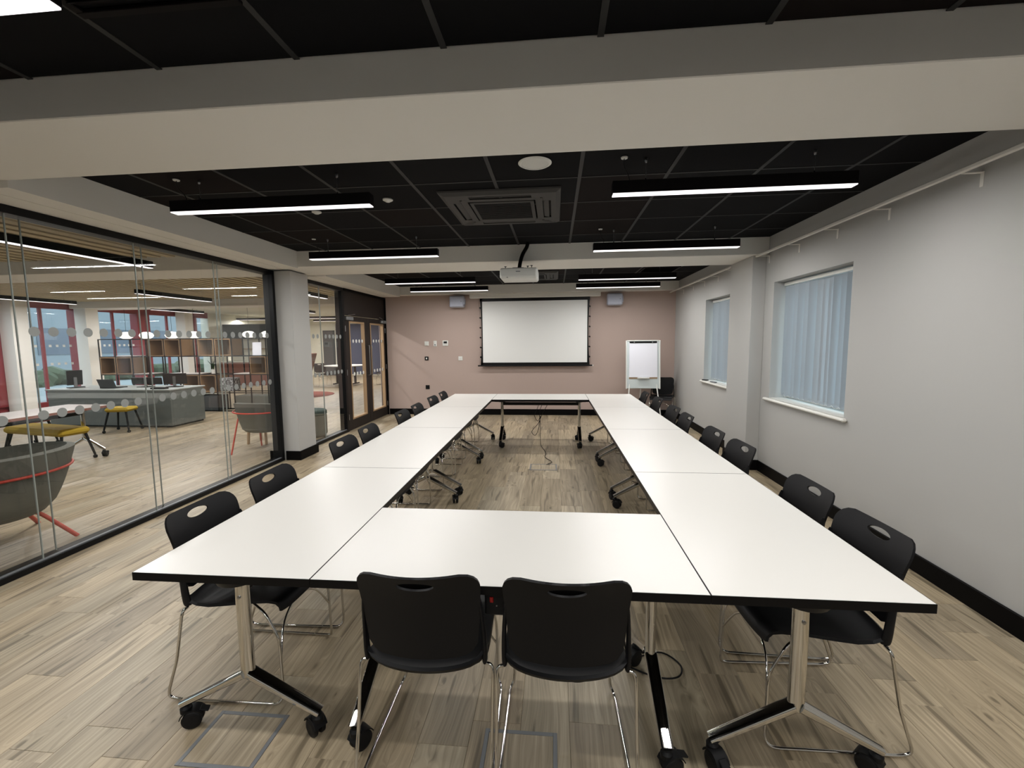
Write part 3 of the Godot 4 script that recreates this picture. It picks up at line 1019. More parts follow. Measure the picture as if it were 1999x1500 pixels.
# ------------------------------------------------------------------ far wall
func build_far_wall():
	# projection screen: casing under the beam, cloth, borders, tab tension
	var s := thing("projection_screen", "large white projection screen with black borders on the pink wall", "screen", Vector3(-0.235, 0, ZF + 0.1))
	part("casing", b2(new_st(), Vector3(-1.345, 2.46, -0.06), Vector3(1.345, 2.552, 0.05), 0.01), M.white_paint, s)
	part("cloth", b2(new_st(), Vector3(-1.085, 1.12, -0.003), Vector3(1.085, 2.40, 0.0)), M.screen, s)
	var bd := new_st()
	b2(bd, Vector3(-1.135, 2.395, -0.002), Vector3(1.135, 2.46, 0.002))
	b2(bd, Vector3(-1.12, 1.075, -0.002), Vector3(1.12, 1.125, 0.002))
	for q in [-1, 1]:     # sides sag inwards between the tabs
		var P := []
		for i in 13:
			var y := lerpf(1.075, 2.46, i / 12.0)
			var f := absf(i - 6) / 6.0
			P.append([Vector3((1.083) * q, y, 0.002), Vector3((1.105 + 0.03 * f * f) * q, y, 0.002)])
		shell(bd, P, 0.004)
	part("border", bd, M.edge, s)
	part("bottom_bar", b2(new_st(), Vector3(-1.195, 1.045, -0.015), Vector3(1.19, 1.075, 0.015), 0.006), M.black, s)
	part("end_cap", bx(new_st(), Vector3(1.2, 1.06, 0), Vector3(0.02, 0.032, 0.034), 0.006), M.plastic, s)
	for q in [-1, 1]:
		var cord := part("tension_cord", tube(new_st(), curve([Vector3(1.155 * q, 1.06, 0), Vector3(1.135 * q, 1.4, 0), Vector3(1.128 * q, 1.75, 0), Vector3(1.135 * q, 2.1, 0), Vector3(1.155 * q, 2.46, 0)]), 0.002, 5), M.black, s)
		for k in 6:
			part("tab", bx(new_st(), Vector3(1.13 * q, 1.24 + 0.205 * k, 0), Vector3(0.03, 0.035, 0.006), 0.003, Basis(Vector3.BACK, PI / 4)), M.edge, cord)
	# wall speakers
	var sp := thing("wall_speaker", "pale box speaker high on the pink wall, on the door side of the screen", "speaker", Vector3(-1.84, 2.40, ZF), 0.0, "wall speakers either side of the screen")
	part("bracket", b2(new_st(), Vector3(-0.03, -0.05, 0), Vector3(0.03, 0.13, 0.06), 0.004), M.outlet_grey, sp)
	var cab := part("cabinet", bx(new_st(), Vector3(0, 0, 0.13), Vector3(0.30, 0.235, 0.16), 0.02), M.speaker, sp)
	part("front_grille", bx(new_st(), Vector3(0, 0, 0.213), Vector3(0.272, 0.207, 0.012), 0.005), M.speaker, cab)
	part("badge", bx(new_st(), Vector3(0.10, 0.0, 0.2205), Vector3(0.022, 0.012, 0.003), 0.001), M.outlet_grey, cab)
	part("end_plate", bx(new_st(), Vector3(0.158, 0, 0.13), Vector3(0.016, 0.12, 0.12), 0.005), M.speaker, cab)
	copy(sp, Vector3(1.385, 2.39, ZF), 0.0, "pale box speaker high on the pink wall, above the easel side")
	# plates on the wall
	var plate := func(n, label, x, y, w, h, m, extras):
		var p := thing(n, label, "wall plate", Vector3(x, y, ZF))
		part("plate", bx(new_st(), Vector3(0, 0, 0.006), Vector3(w, h, 0.012), 0.003), m, p)
		for e in extras:
			part(e[0], bx(new_st(), Vector3(e[1], e[2], 0.014), Vector3(e[3], e[4], 0.006), 0.001), e[5], p)
	plate.call("blank_plate", "square white blank plate, left of the three white plates by the door", -2.553, 1.537, 0.092, 0.092, M.plastic, [["cover", 0.0, 0.0, 0.07, 0.07, M.plastic]])
	plate.call("light_switch", "narrow white switch plate between blank plate and thermostat", -2.367, 1.535, 0.07, 0.118, M.plastic, [["rocker", 0.0, 0.025, 0.026, 0.03, M.grille], ["rocker", 0.0, -0.025, 0.026, 0.03, M.outlet_grey]])
	plate.call("thermostat", "white wall thermostat with a small dark display", -2.143, 1.542, 0.12, 0.115, M.plastic, [["display", 0.0, 0.016, 0.072, 0.044, M.black], ["button_row", 0.0, -0.03, 0.07, 0.014, M.grille]])
	plate.call("door_release", "small black plate with a white button below the blank plate", -2.562, 1.218, 0.082, 0.082, M.black, [["button", 0.0, 0.0, 0.026, 0.034, M.plastic]])
	plate.call("socket_plate", "white socket plate left of the projection screen", -1.822, 1.214, 0.088, 0.088, M.plastic, [["insert", 0.0, -0.005, 0.05, 0.035, M.grille]])
	plate.call("socket_plate", "black socket plate low on the pink wall above the far left chairs", -2.557, 0.597, 0.086, 0.086, M.black, [["plug", -0.01, 0.0, 0.05, 0.05, M.rubber]])
	# flip-chart easel
	var e := thing("flipchart_easel", "white flip-chart easel with a blank paper pad in the corner", "easel", Vector3(1.865, 0, -7.28))
	var tilt := Basis(Vector3.RIGHT, -0.09)
	var tf := Vector3(0, 0.645, 0.05)
	part("board", bx(new_st(), tf + tilt * Vector3(0, 0.455, 0), Vector3(0.625, 0.91, 0.014), 0.006, tilt), M.board, e)
	var fr := new_st()
	for q in [-1, 1]:
		bx(fr, tf + tilt * Vector3(0.312 * q, 0.455, 0.002), Vector3(0.022, 0.93, 0.026), 0.006, tilt)
	bx(fr, tf + tilt * Vector3(0, 0.915, 0.002), Vector3(0.60, 0.022, 0.026), 0.006, tilt)
	part("board_frame", fr, M.plastic, e)
	part("pad", bx(new_st(), tf + tilt * Vector3(0, 0.55, 0.018), Vector3(0.525, 0.67, 0.014), 0.002, tilt), M.paper, e)
	part("pad_backing", bx(new_st(), tf + tilt * Vector3(0, 0.205, 0.012), Vector3(0.53, 0.035, 0.006), 0.001, tilt), M.oak, e)
	part("clamp", bx(new_st(), tf + tilt * Vector3(0, 0.883, 0.024), Vector3(0.51, 0.03, 0.022), 0.005, tilt), M.black_board, e)
	for q in [-1, 1]:
		part("clamp_knob", bx(new_st(), tf + tilt * Vector3(0.17 * q, 0.885, 0.038), Vector3(0.02, 0.02, 0.012), 0.004, tilt), M.steel, e)
	part("pen_tray", bx(new_st(), tf + tilt * Vector3(0, 0.20, 0.038), Vector3(0.22, 0.022, 0.05), 0.006, tilt), M.plastic, e)
	for q in [-1, 1]:
		part("leg", tube(new_st(), [Vector3(0.25 * q, 0.75, 0.035), Vector3(0.325 * q, 0.0, 0.2)], 0.011, 10), M.plastic, e)
	part("rear_leg", tube(new_st(), [Vector3(0, 1.3, -0.04), Vector3(0.02, 0.0, -0.42)], 0.011, 10), M.plastic, e)

# ------------------------------------------------------------------ things on the ceiling
func make_cassette(label: String) -> Node3D:
	var a := thing("air_conditioner", label, "air conditioner", V0, 0.0, "ceiling cassette air conditioners")
	var h := 0.475
	# sloping rim, flat field with four air slots, grille in the middle
	var st := new_st()
	var ring := func(r0, y0, r1, y1):
		for k in 4:
			var b := Basis(Vector3.UP, PI / 2 * k)
			var n: Vector3 = b * Vector3(0, -absf(r0 - r1) - 0.0001, (y1 - y0) * -1.0).normalized()
			quad(st, b * Vector3(-r0, y0, r0), b * Vector3(r0, y0, r0), b * Vector3(r1, y1, r1), b * Vector3(-r1, y1, r1), n)
	ring.call(h, 0.0, h - 0.005, -0.012)
	ring.call(h - 0.005, -0.012, h - 0.04, -0.03)
	part("rim", st, M.unit, a)
	for k in 4:
		var b := Basis(Vector3.UP, PI / 2 * k)
		var f := new_st()
		# panel side: outer strip, inner strip, ends round the slot
		bx(f, b * Vector3(0, -0.026, 0.415), Vector3(0.87, 0.008, 0.04), 0.0, b)
		bx(f, b * Vector3(0, -0.026, 0.30), Vector3(0.62, 0.008, 0.055), 0.0, b)
		bx(f, b * Vector3(-0.32, -0.026, 0.3625), Vector3(0.15, 0.008, 0.067), 0.0, b)
		bx(f, b * Vector3(0.32, -0.026, 0.3625), Vector3(0.15, 0.008, 0.067), 0.0, b)
		part("panel", f, M.unit, a)
		part("slot", bx(new_st(), b * Vector3(0, -0.01, 0.361), Vector3(0.49, 0.01, 0.064), 0.0, b), M.unit_dark, a)
		part("louvre", bx(new_st(), b * Vector3(0, -0.022, 0.356), Vector3(0.482, 0.005, 0.045), 0.002, b * Basis(Vector3.RIGHT, 0.22)), M.unit, a)
	var g := new_st()
	for k in 4:
		var b := Basis(Vector3.UP, PI / 2 * k)
		bx(g, b * Vector3(0, -0.0295, 0.245), Vector3(0.51, 0.01, 0.03), 0.003, b)
	part("grille_frame", g, M.unit, a)
	var gr := new_st()
	for k in 16:
		bx(gr, Vector3(0, -0.03, -0.22 + 0.0293 * k), Vector3(0.458, 0.008, 0.018))
	bx(gr, Vector3(0, -0.018, 0), Vector3(0.46, 0.004, 0.46))
	part("intake_grille", gr, M.unit_dark, a)
	return a

func build_ceiling_things():
	var a := make_cassette("dark grey ceiling cassette air conditioner in the middle bay")
	a.position = Vector3(-0.237, HC, -2.5)
	copy(a, Vector3(-0.227, HC, -6.53), 0.0, "dark grey ceiling cassette air conditioner behind the projector")
	var vent := func(label, x, z, w, d):
		var v := thing("air_vent", label, "vent", Vector3(x, HC, z))
		var st := new_st()
		b2(st, Vector3(-w / 2, -0.012, -d / 2), Vector3(w / 2, 0, -d / 2 + 0.03), 0.002)
		b2(st, Vector3(-w / 2, -0.012, d / 2 - 0.03), Vector3(w / 2, 0, d / 2), 0.002)
		b2(st, Vector3(-w / 2, -0.012, -d / 2 + 0.03), Vector3(-w / 2 + 0.03, 0, d / 2 - 0.03), 0.002)
		b2(st, Vector3(w / 2 - 0.03, -0.012, -d / 2 + 0.03), Vector3(w / 2, 0, d / 2 - 0.03), 0.002)
		part("frame", st, M.housing, v)
		for k in 8:
			part("blade", bx(new_st(), Vector3(0, -0.006, -d / 2 + 0.03 + (d - 0.06) * (k + 0.5) / 8), Vector3(w - 0.06, 0.003, (d - 0.06) / 8 * 0.8), 0.0, Basis(Vector3.RIGHT, 0.5)), M.housing, v)
	vent.call("black ceiling grille beside the lamp in the top left corner", -1.145, 0.19, 0.59, 0.57)
	vent.call("dark ceiling grille in the far bay between the two window-side pendants", 1.88, -6.2, 0.57, 0.55)
	var s := thing("ceiling_speaker", "round white ceiling speaker just past the wide beam", "speaker", Vector3(0.062, HC, -1.572))
	part("ring", lathe(new_st(), [Vector2(0.088, -0.006), Vector2(0.096, -0.009), Vector2(0.108, -0.002), Vector2(0.108, 0.0)], V0, 40), M.plastic, s)
	part("grille", lathe(new_st(), [Vector2(0, -0.007), Vector2(0.06, -0.0065), Vector2(0.088, -0.005)], V0, 40), M.grille, s)
	var det := func(n, label, x, z, r):
		var d := thing(n, label, "detector", Vector3(x, HC, z))
		part("base", lathe(new_st(), [Vector2(r * 0.86, -0.012), Vector2(r, -0.008), Vector2(r, 0)], V0, 24), M.plastic, d)
		part("dome", lathe(new_st(), [Vector2(0, -0.024), Vector2(r * 0.45, -0.021), Vector2(r * 0.7, -0.014), Vector2(r * 0.86, -0.012)], V0, 24), M.grille, d)
	det.call("smoke_detector", "small white detector between the left pendant and the air conditioner", -1.145, -2.162, 0.04)
	det.call("motion_sensor", "small white domed sensor just behind the left pendant", -1.882, -2.408, 0.04)
	det.call("smoke_detector", "small white detector in the far bay left of the projector", -1.30, -5.65, 0.045)
	# projector on its pole
	var p := thing("projector", "white projector hung from the ceiling on a black pole", "projector", Vector3(-0.225, 2.285, -3.80))
	var body := new_st()
	bx(body, Vector3(0, 0.066, -0.13), Vector3(0.435, 0.125, 0.36), 0.018)
	part("body", body, M.plastic, p)
	part("rear_panel", bx(new_st(), Vector3(-0.005, 0.078, 0.0515), Vector3(0.40, 0.082, 0.006), 0.003), M.grille, p)
	part("logo", bx(new_st(), Vector3(-0.005, 0.085, 0.056), Vector3(0.05, 0.010, 0.002)), M.outlet_grey, p)
	part("indicator", bx(new_st(), Vector3(-0.13, 0.02, 0.049), Vector3(0.018, 0.008, 0.004), 0.001), M.outlet_grey, p)
	part("lens", lathe(new_st(), [Vector2(0, 0.03), Vector2(0.04, 0.03), Vector2(0.045, 0.0), Vector2(0, 0)], Vector3(0.08, 0.07, -0.305), 20, Basis(Vector3(1, 0, 0), Vector3(0, 0, -1), Vector3(0, 1, 0))), M.black, p)
	part("mounting_plate", bx(new_st(), Vector3(-0.01, 0.134, -0.08), Vector3(0.13, 0.012, 0.14), 0.003), M.black, p)
	for q in [[-0.16, 0.0], [0.10, 0.0], [0.145, 0.02]]:
		part("adjuster", lathe(new_st(), [Vector2(0, 0.125), Vector2(0.005, 0.125), Vector2(0.005, 0.15), Vector2(0.014, 0.153), Vector2(0.014, 0.16), Vector2(0, 0.16)], Vector3(q[0], q[1] * 0.3, -0.05), 10), M.outlet_grey, p)
	part("pole", tube(new_st(), curve([Vector3(0.0, 0.135, -0.07), Vector3(0.012, 0.21, -0.075), Vector3(0.04, 0.30, -0.085), Vector3(0.085, 0.38, -0.095), Vector3(0.10, 0.434, -0.10)], 5), 0.022, 12), M.black_board, p)

# ------------------------------------------------------------------ things on and near the floor
func floor_box(label: String, x: float, z: float, w: float, d: float):
	var f := thing("floor_box", label, "floor box", Vector3(x, 0.0, z), TA)
	var st := new_st()
	for s in [-1, 1]:
		bx(st, Vector3((w / 2 - 0.008) * s, 0.0015, 0), Vector3(0.016, 0.004, d), 0.001)
		bx(st, Vector3(0, 0.0015, (d / 2 - 0.008) * s), Vector3(w - 0.032, 0.004, 0.016), 0.001)
	part("frame", st, M.outlet_grey, f)
	var lid := plank(Vector2(-w / 2 + 0.016, -d / 2 + 0.016), Vector2(w / 2 - 0.016, d / 2 - 0.016), 0.0022)
	part("lid", lid, M.planks[0], f)
	if z < -1.0: part("cable_flap", bx(new_st(), Vector3(w * 0.18, 0.004, -d / 2 + 0.02), Vector3(0.05, 0.003, 0.02), 0.001), M.black, f)

func cable(label: String, pts: Array, r := 0.004):
	var o := part("cable", tube(new_st(), curve(pts, 8), r, 7), M.rubber)
	tag(o, label, "cable")

func build_floor_things():
	floor_box("grey framed floor box at the foot of the near left table", -1.085, -0.10, 0.305, 0.25)
	floor_box("grey framed floor box under the two near chairs", 0.055, -0.10, 0.29, 0.27)
	floor_box("grey framed floor box in the open middle of the tables", 0.045, -4.025, 0.335, 0.265)
	# power module hung under the edge of the near table
	var p := thing("power_module", "black power module under the table edge between the two near chairs", "power strip", spot(-0.03, -0.03, 0.615))
	part("body", bx(new_st(), Vector3(0, 0.035, -0.03), Vector3(0.075, 0.092, 0.06), 0.006), M.black, p)
	part("switch", bx(new_st(), Vector3(-0.012, 0.05, 0.002), Vector3(0.014, 0.02, 0.006), 0.002), M.red_plastic, p)
	for q in [-1, 1]:
		part("screw", bx(new_st(), Vector3(0.006, 0.05 + 0.022 * q, 0.001), Vector3(0.005, 0.005, 0.004), 0.001), M.steel, p)
	var y := 0.008
	cable("black cable sagging below the right near chair", [spot(0.02, -0.10, 0.60), spot(0.06, -0.25, 0.36), spot(0.13, -0.30, 0.22), spot(0.27, -0.30, 0.15), spot(0.38, -0.30, 0.22), spot(0.42, -0.33, 0.40), spot(0.45, -0.345, 0.598)])
	cable("black cable looping round the right leg of the near table", [spot(0.47, -0.345, 0.598), spot(0.50, -0.36, 0.52), spot(0.49, -0.42, 0.40), spot(0.50, -0.50, 0.22), spot(0.54, -0.56, 0.06), spot(0.60, -0.66, y), spot(0.72, -0.70, y), spot(0.79, -0.62, y), spot(0.76, -0.54, y), spot(0.66, -0.53, y), spot(0.52, -0.60, y)])
	cable("thin black cable from the far table down to the floor box", [spot(0.02, -5.25, 0.598), spot(-0.01, -5.22, 0.5), spot(0.0, -5.2, 0.25), spot(0.0, -5.16, 0.06), spot(0.02, -5.05, y), spot(0.07, -4.8, y), spot(0.09, -4.62, y), spot(0.08, -4.45, y), spot(0.16, -4.25, y), spot(0.17, -4.14, 0.02), spot(0.12, -4.11, y)])
	cable("black cable bundle looped under the far table", [spot(-0.03, -5.25, 0.598), spot(-0.06, -5.24, 0.52), spot(-0.09, -5.23, 0.44), spot(-0.04, -5.22, 0.36), spot(0.0, -5.22, 0.44), spot(-0.03, -5.23, 0.33), spot(-0.13, -5.22, 0.2), spot(-0.08, -5.22, 0.14), spot(-0.03, -5.22, 0.24), spot(0.0, -5.24, 0.4), spot(0.1, -5.25, 0.598)])

# ------------------------------------------------------------------ the lobby
func build_lobby_shell():
	# slatted ceilings either side of the beam that runs on from the room
	var zs := [[-4.014, 1.2], [-9.2, -4.71]]
	struct("beam", b2(new_st(), Vector3(LX, 2.53, -4.71), Vector3(-3.6, 2.95, -4.014), 0.004), M.white_paint, "white ceiling beam of the lobby beyond the glass", "beam")
	struct("beam", b2(new_st(), Vector3(LX, 2.53, -9.9), Vector3(-3.6, 2.95, -9.2), 0.004), M.white_paint, "white ceiling beam of the lobby above the open shelving", "beam")
	var n := 0
	for q in zs:
		var c := struct("ceiling_%03d" % (n + 2), b2(new_st(), Vector3(LX, 2.80, q[0]), Vector3(-3.6, 2.82, q[1])), M.void, ["slatted timber ceiling of the lobby next to the glass", "slatted timber ceiling of the lobby over the reception desk"][n], "ceiling")
		var x := -3.7
		while x > LX + 0.1:
			part("slat", b2(new_st(), Vector3(x - 0.12, 2.70, q[0]), Vector3(x, 2.79, q[1])), M.slat, c)
			x -= 0.2 
		n += 1
	struct("ceiling_004", b2(new_st(), Vector3(LX, 2.70, LZ), Vector3(-3.6, 2.75, -9.9)), M.cream, "plain pale ceiling at the far end of the lobby", "ceiling")
	struct("wall_lobby_far", b2(new_st(), Vector3(LX - 0.3, 0, LZ - 0.2), Vector3(-3.2, 2.95, LZ)), M.cream, "cream wall at the far end of the lobby", "wall")
	struct("wall_lobby_near", b2(new_st(), Vector3(LX - 0.3, 0, ZN), Vector3(-3.6, 2.95, ZN + 0.2)), M.cream, "cream wall at the near end of the lobby", "wall")
	struct("wall_lobby_right", b2(new_st(), Vector3(-3.62, 0, LZ), Vector3(-3.42, 2.95, ZF - 0.2)), M.cream, "cream side wall of the lobby past the doors", "wall")
	struct("wall_lobby_left", b2(new_st(), Vector3(LX - 0.3, 0, LZ), Vector3(LX, 2.95, -13.9)), M.cream, "cream side wall of the lobby past its windows", "wall")
	# glazed front with red posts
	var w := thing("window_3", "glazed lobby front with thick red posts and rails", "window", V0, 0.0, "", "structure")
	part("head_wall", b2(new_st(), Vector3(LX - 0.3, 2.72, -13.9), Vector3(LX, 2.95, ZN)), M.white_paint, w)
	part("bottom_rail", b2(new_st(), Vector3(LX - 0.12, 0, -13.9), Vector3(LX, 0.16, ZN), 0.004), M.red_paint, w)
	part("top_rail", b2(new_st(), Vector3(LX - 0.12, 2.50, -13.9), Vector3(LX, 2.72, ZN), 0.004), M.red_paint, w)
	var sq := bx(new_st(), V0, Vector3(0.002, 0.06, 0.06)).commit()
	var posts := [2.0, 0.0, -1.9, -3.8, -5.7, -7.40, -9.28, -11.05, -12.9]
	for i in posts.size():
		var z: float = posts[i]
		part("post", b2(new_st(), Vector3(LX - 0.2, 0.16, z - 0.42), Vector3(LX + 0.05, 2.50, z), 0.004), M.red_paint, w)
		if i > 0:
			var wp := part("pane", sheet(LX - 0.06, 0.16, 2.50, z, posts[i - 1] - 0.42), M.glass, w)
			if z < -7.5 and z > -12.0:
				for y in [1.56, 1.10]:
					for q in 9:
						part("square_dot", sq, M.plastic, wp, Vector3(LX - 0.056, y, lerpf(z + 0.09, posts[i - 1] - 0.51, q / 8.0)))
			part("mullion", b2(new_st(), Vector3(LX - 0.09, 0.16, (z + posts[i - 1] - 0.42) * 0.5 - 0.03), Vector3(LX - 0.03, 2.50, (z + posts[i - 1] - 0.42) * 0.5 + 0.03), 0.003), M.red_paint, w)
	part("pane", sheet(LX - 0.06, 0.16, 2.50, -13.9, -13.32), M.glass, w)
	# pillars before the front
	for q in [[-5.8, "pale lobby pillar nearest, at the left edge"], [-7.63, "pale lobby pillar at the left edge before the red posts"], [-9.25, "pale lobby pillar beside the open shelving's left end"], [-12.42, "pale lobby pillar seen through the open shelving"]]:
		struct("pillar", b2(new_st(), Vector3(LX + 0.06, 0, q[0] - 0.33), Vector3(LX + 0.4, 2.72, q[0]), 0.004), M.white_paint, q[1], "pillar")
	# outside
	struct("pavement", b2(new_st(), Vector3(-60, -0.2, -50), Vector3(LX - 0.3, -0.04, 40)), M.pavement, "pale pavement outside the lobby windows", "pavement")
	struct("pavement", b2(new_st(), Vector3(XR + 0.34, -0.2, -50), Vector3(60, -0.04, 40)), M.pavement, "pale pavement outside the room windows", "pavement")
	var bld := thing("building", "grey building opposite the lobby windows", "building", Vector3(-30, 0, -18), 0.0)
	part("wall", b2(new_st(), Vector3(-4, -0.1, -22), Vector3(0, 7.0, 24)), M.facade, bld)
	for k in 12:
		part("window", b2(new_st(), Vector3(0.0, 1.0, -20.5 + k * 3.6), Vector3(0.04, 2.6, -18.3 + k * 3.6)), M.facade_glass, bld)
	var hd := new_st()
	for k in 60:
		bx(hd, Vector3(rng.randf_range(-0.3, 0.3), rng.randf_range(0.0, 0.35), -16 + k * 0.45), Vector3(0.7, 0.7, 0.7), 0.15, Basis.from_euler(Vector3(rng.randf() * 3, rng.randf() * 3, 0)))
	var ho := part("hedge", hd, M.hedge, self, Vector3(-20, 0, -6))
	tag(ho, "low green hedge outside the lobby windows", "hedge", "", "stuff")

func lobby_lamp(src: Node3D, x: float, z: float, turn: float, label: String, y := 2.5):
	copy(src, Vector3(x, y, z), turn, label, "black linear pendants of the lobby")
	area_light(Vector3(x, y - 0.004, z), Vector2(1.76, 0.05), LOBBY_LAMP, turn, Color(1.0, 0.995, 0.985))

func make_armchair(label: String, big := false) -> Node3D:      # open side towards -z
	var t := thing("tub_armchair", label, "armchair", V0, 0.0)
	var P := []
	var n := 36
	var half := (0.86 if big else 0.62) * PI
	var rt := 0.50 if big else 0.385
	var rb := 0.30 if big else 0.27
	var y0 := 0.25 if big else 0.33
	for k in n + 1:
		var a := lerpf(-half, half, float(k) / n)       # 0 = back (+z)
		var f := 1.0 - pow(absf(a) / half, 2.6)
		var row := []
		for j in 8:
			var v := j / 7.0
			var y := lerpf(y0, (0.70 + 0.05 * f) if big else (0.60 + 0.15 * f), v)
			var r := lerpf(rb, rt, pow(v, 0.6))
			row.append(Vector3(sin(a) * r * 1.02, y, cos(a) * r))
		P.append(row)
	part("shell", shell(new_st(), P, 0.05), M.grey_fabric, t)
	var st := new_st()
	lathe(st, [Vector2(0, y0 - 0.01), Vector2(rb - 0.01, y0 - 0.01), Vector2(rb + 0.04, y0 + 0.03), Vector2(rb + 0.05, 0.42), Vector2(rb + 0.02, 0.45), Vector2(0, 0.46)], Vector3(0, 0, -0.01), 32)
	part("seat_cushion", st, M.grey_fabric, t)
	var pts := []
	var rr := lerpf(rb, rt, pow(0.745, 0.6)) + 0.006 if big else rt + 0.015
	var yb := 0.60 if big else 0.615
	for k in 31:
		var a := lerpf(-half * 0.97, half * 0.97, k / 30.0)
		pts.append(Vector3(sin(a) * rr * 1.02, yb, cos(a) * rr))
	part("band", tube(new_st(), pts, 0.011, 8), M.red_tube, t)
	for s in [-1, 1]:
		if big:
			for q in [-1, 1]:
				part("leg", tube(new_st(), fillet([Vector3(0.10 * s, 0.25, 0.08 * q), Vector3(0.20 * s, 0.25, 0.16 * q), Vector3(0.37 * s, 0.0, 0.34 * q)], 0.08), 0.016, 8), M.red_tube, t)
		else:
			part("leg", tube(new_st(), fillet([Vector3(0.40 * s, 0.615, 0.02), Vector3(0.39 * s, 0.45, 0.10), Vector3(0.34 * s, 0.0, 0.30)], 0.08), 0.011, 8), M.red_tube, t)
			part("leg", tube(new_st(), fillet([Vector3(0.12 * s, 0.325, -0.06), Vector3(0.24 * s, 0.325, -0.14), Vector3(0.34 * s, 0.0, -0.28)], 0.08), 0.011, 8), M.red_tube, t)
	return t

func make_stool(n: String, label: String, w: float, d: float, m: Material, group := "") -> Node3D:
	var t := thing(n, label, "stool" if w < 0.6 else "bench", V0, 0.0, group)
	part("seat", bx(new_st(), Vector3(0, 0.41, 0), Vector3(w, 0.075 if w < 0.6 else 0.095, d), 0.032), m, t)
	for sx in [-1, 1]:
		for sz in [-1, 1]:
			var a := Vector3((w / 2 - 0.05) * sx, 0.38, (d / 2 - 0.05) * sz)
			var b := Vector3((w / 2 + 0.01) * sx, 0.05, (d / 2 + 0.01) * sz)
			var l := part("leg", tube(new_st(), [a, b], [0.018, 0.014], 10), M.black, t)
			part("castor", lathe(new_st(), [Vector2(0, 0), Vector2(0.018, 0.004), Vector2(0.027, 0.022), Vector2(0.022, 0.042), Vector2(0, 0.05)], Vector3(b.x, 0, b.z), 12), M.rubber, l)
	return t

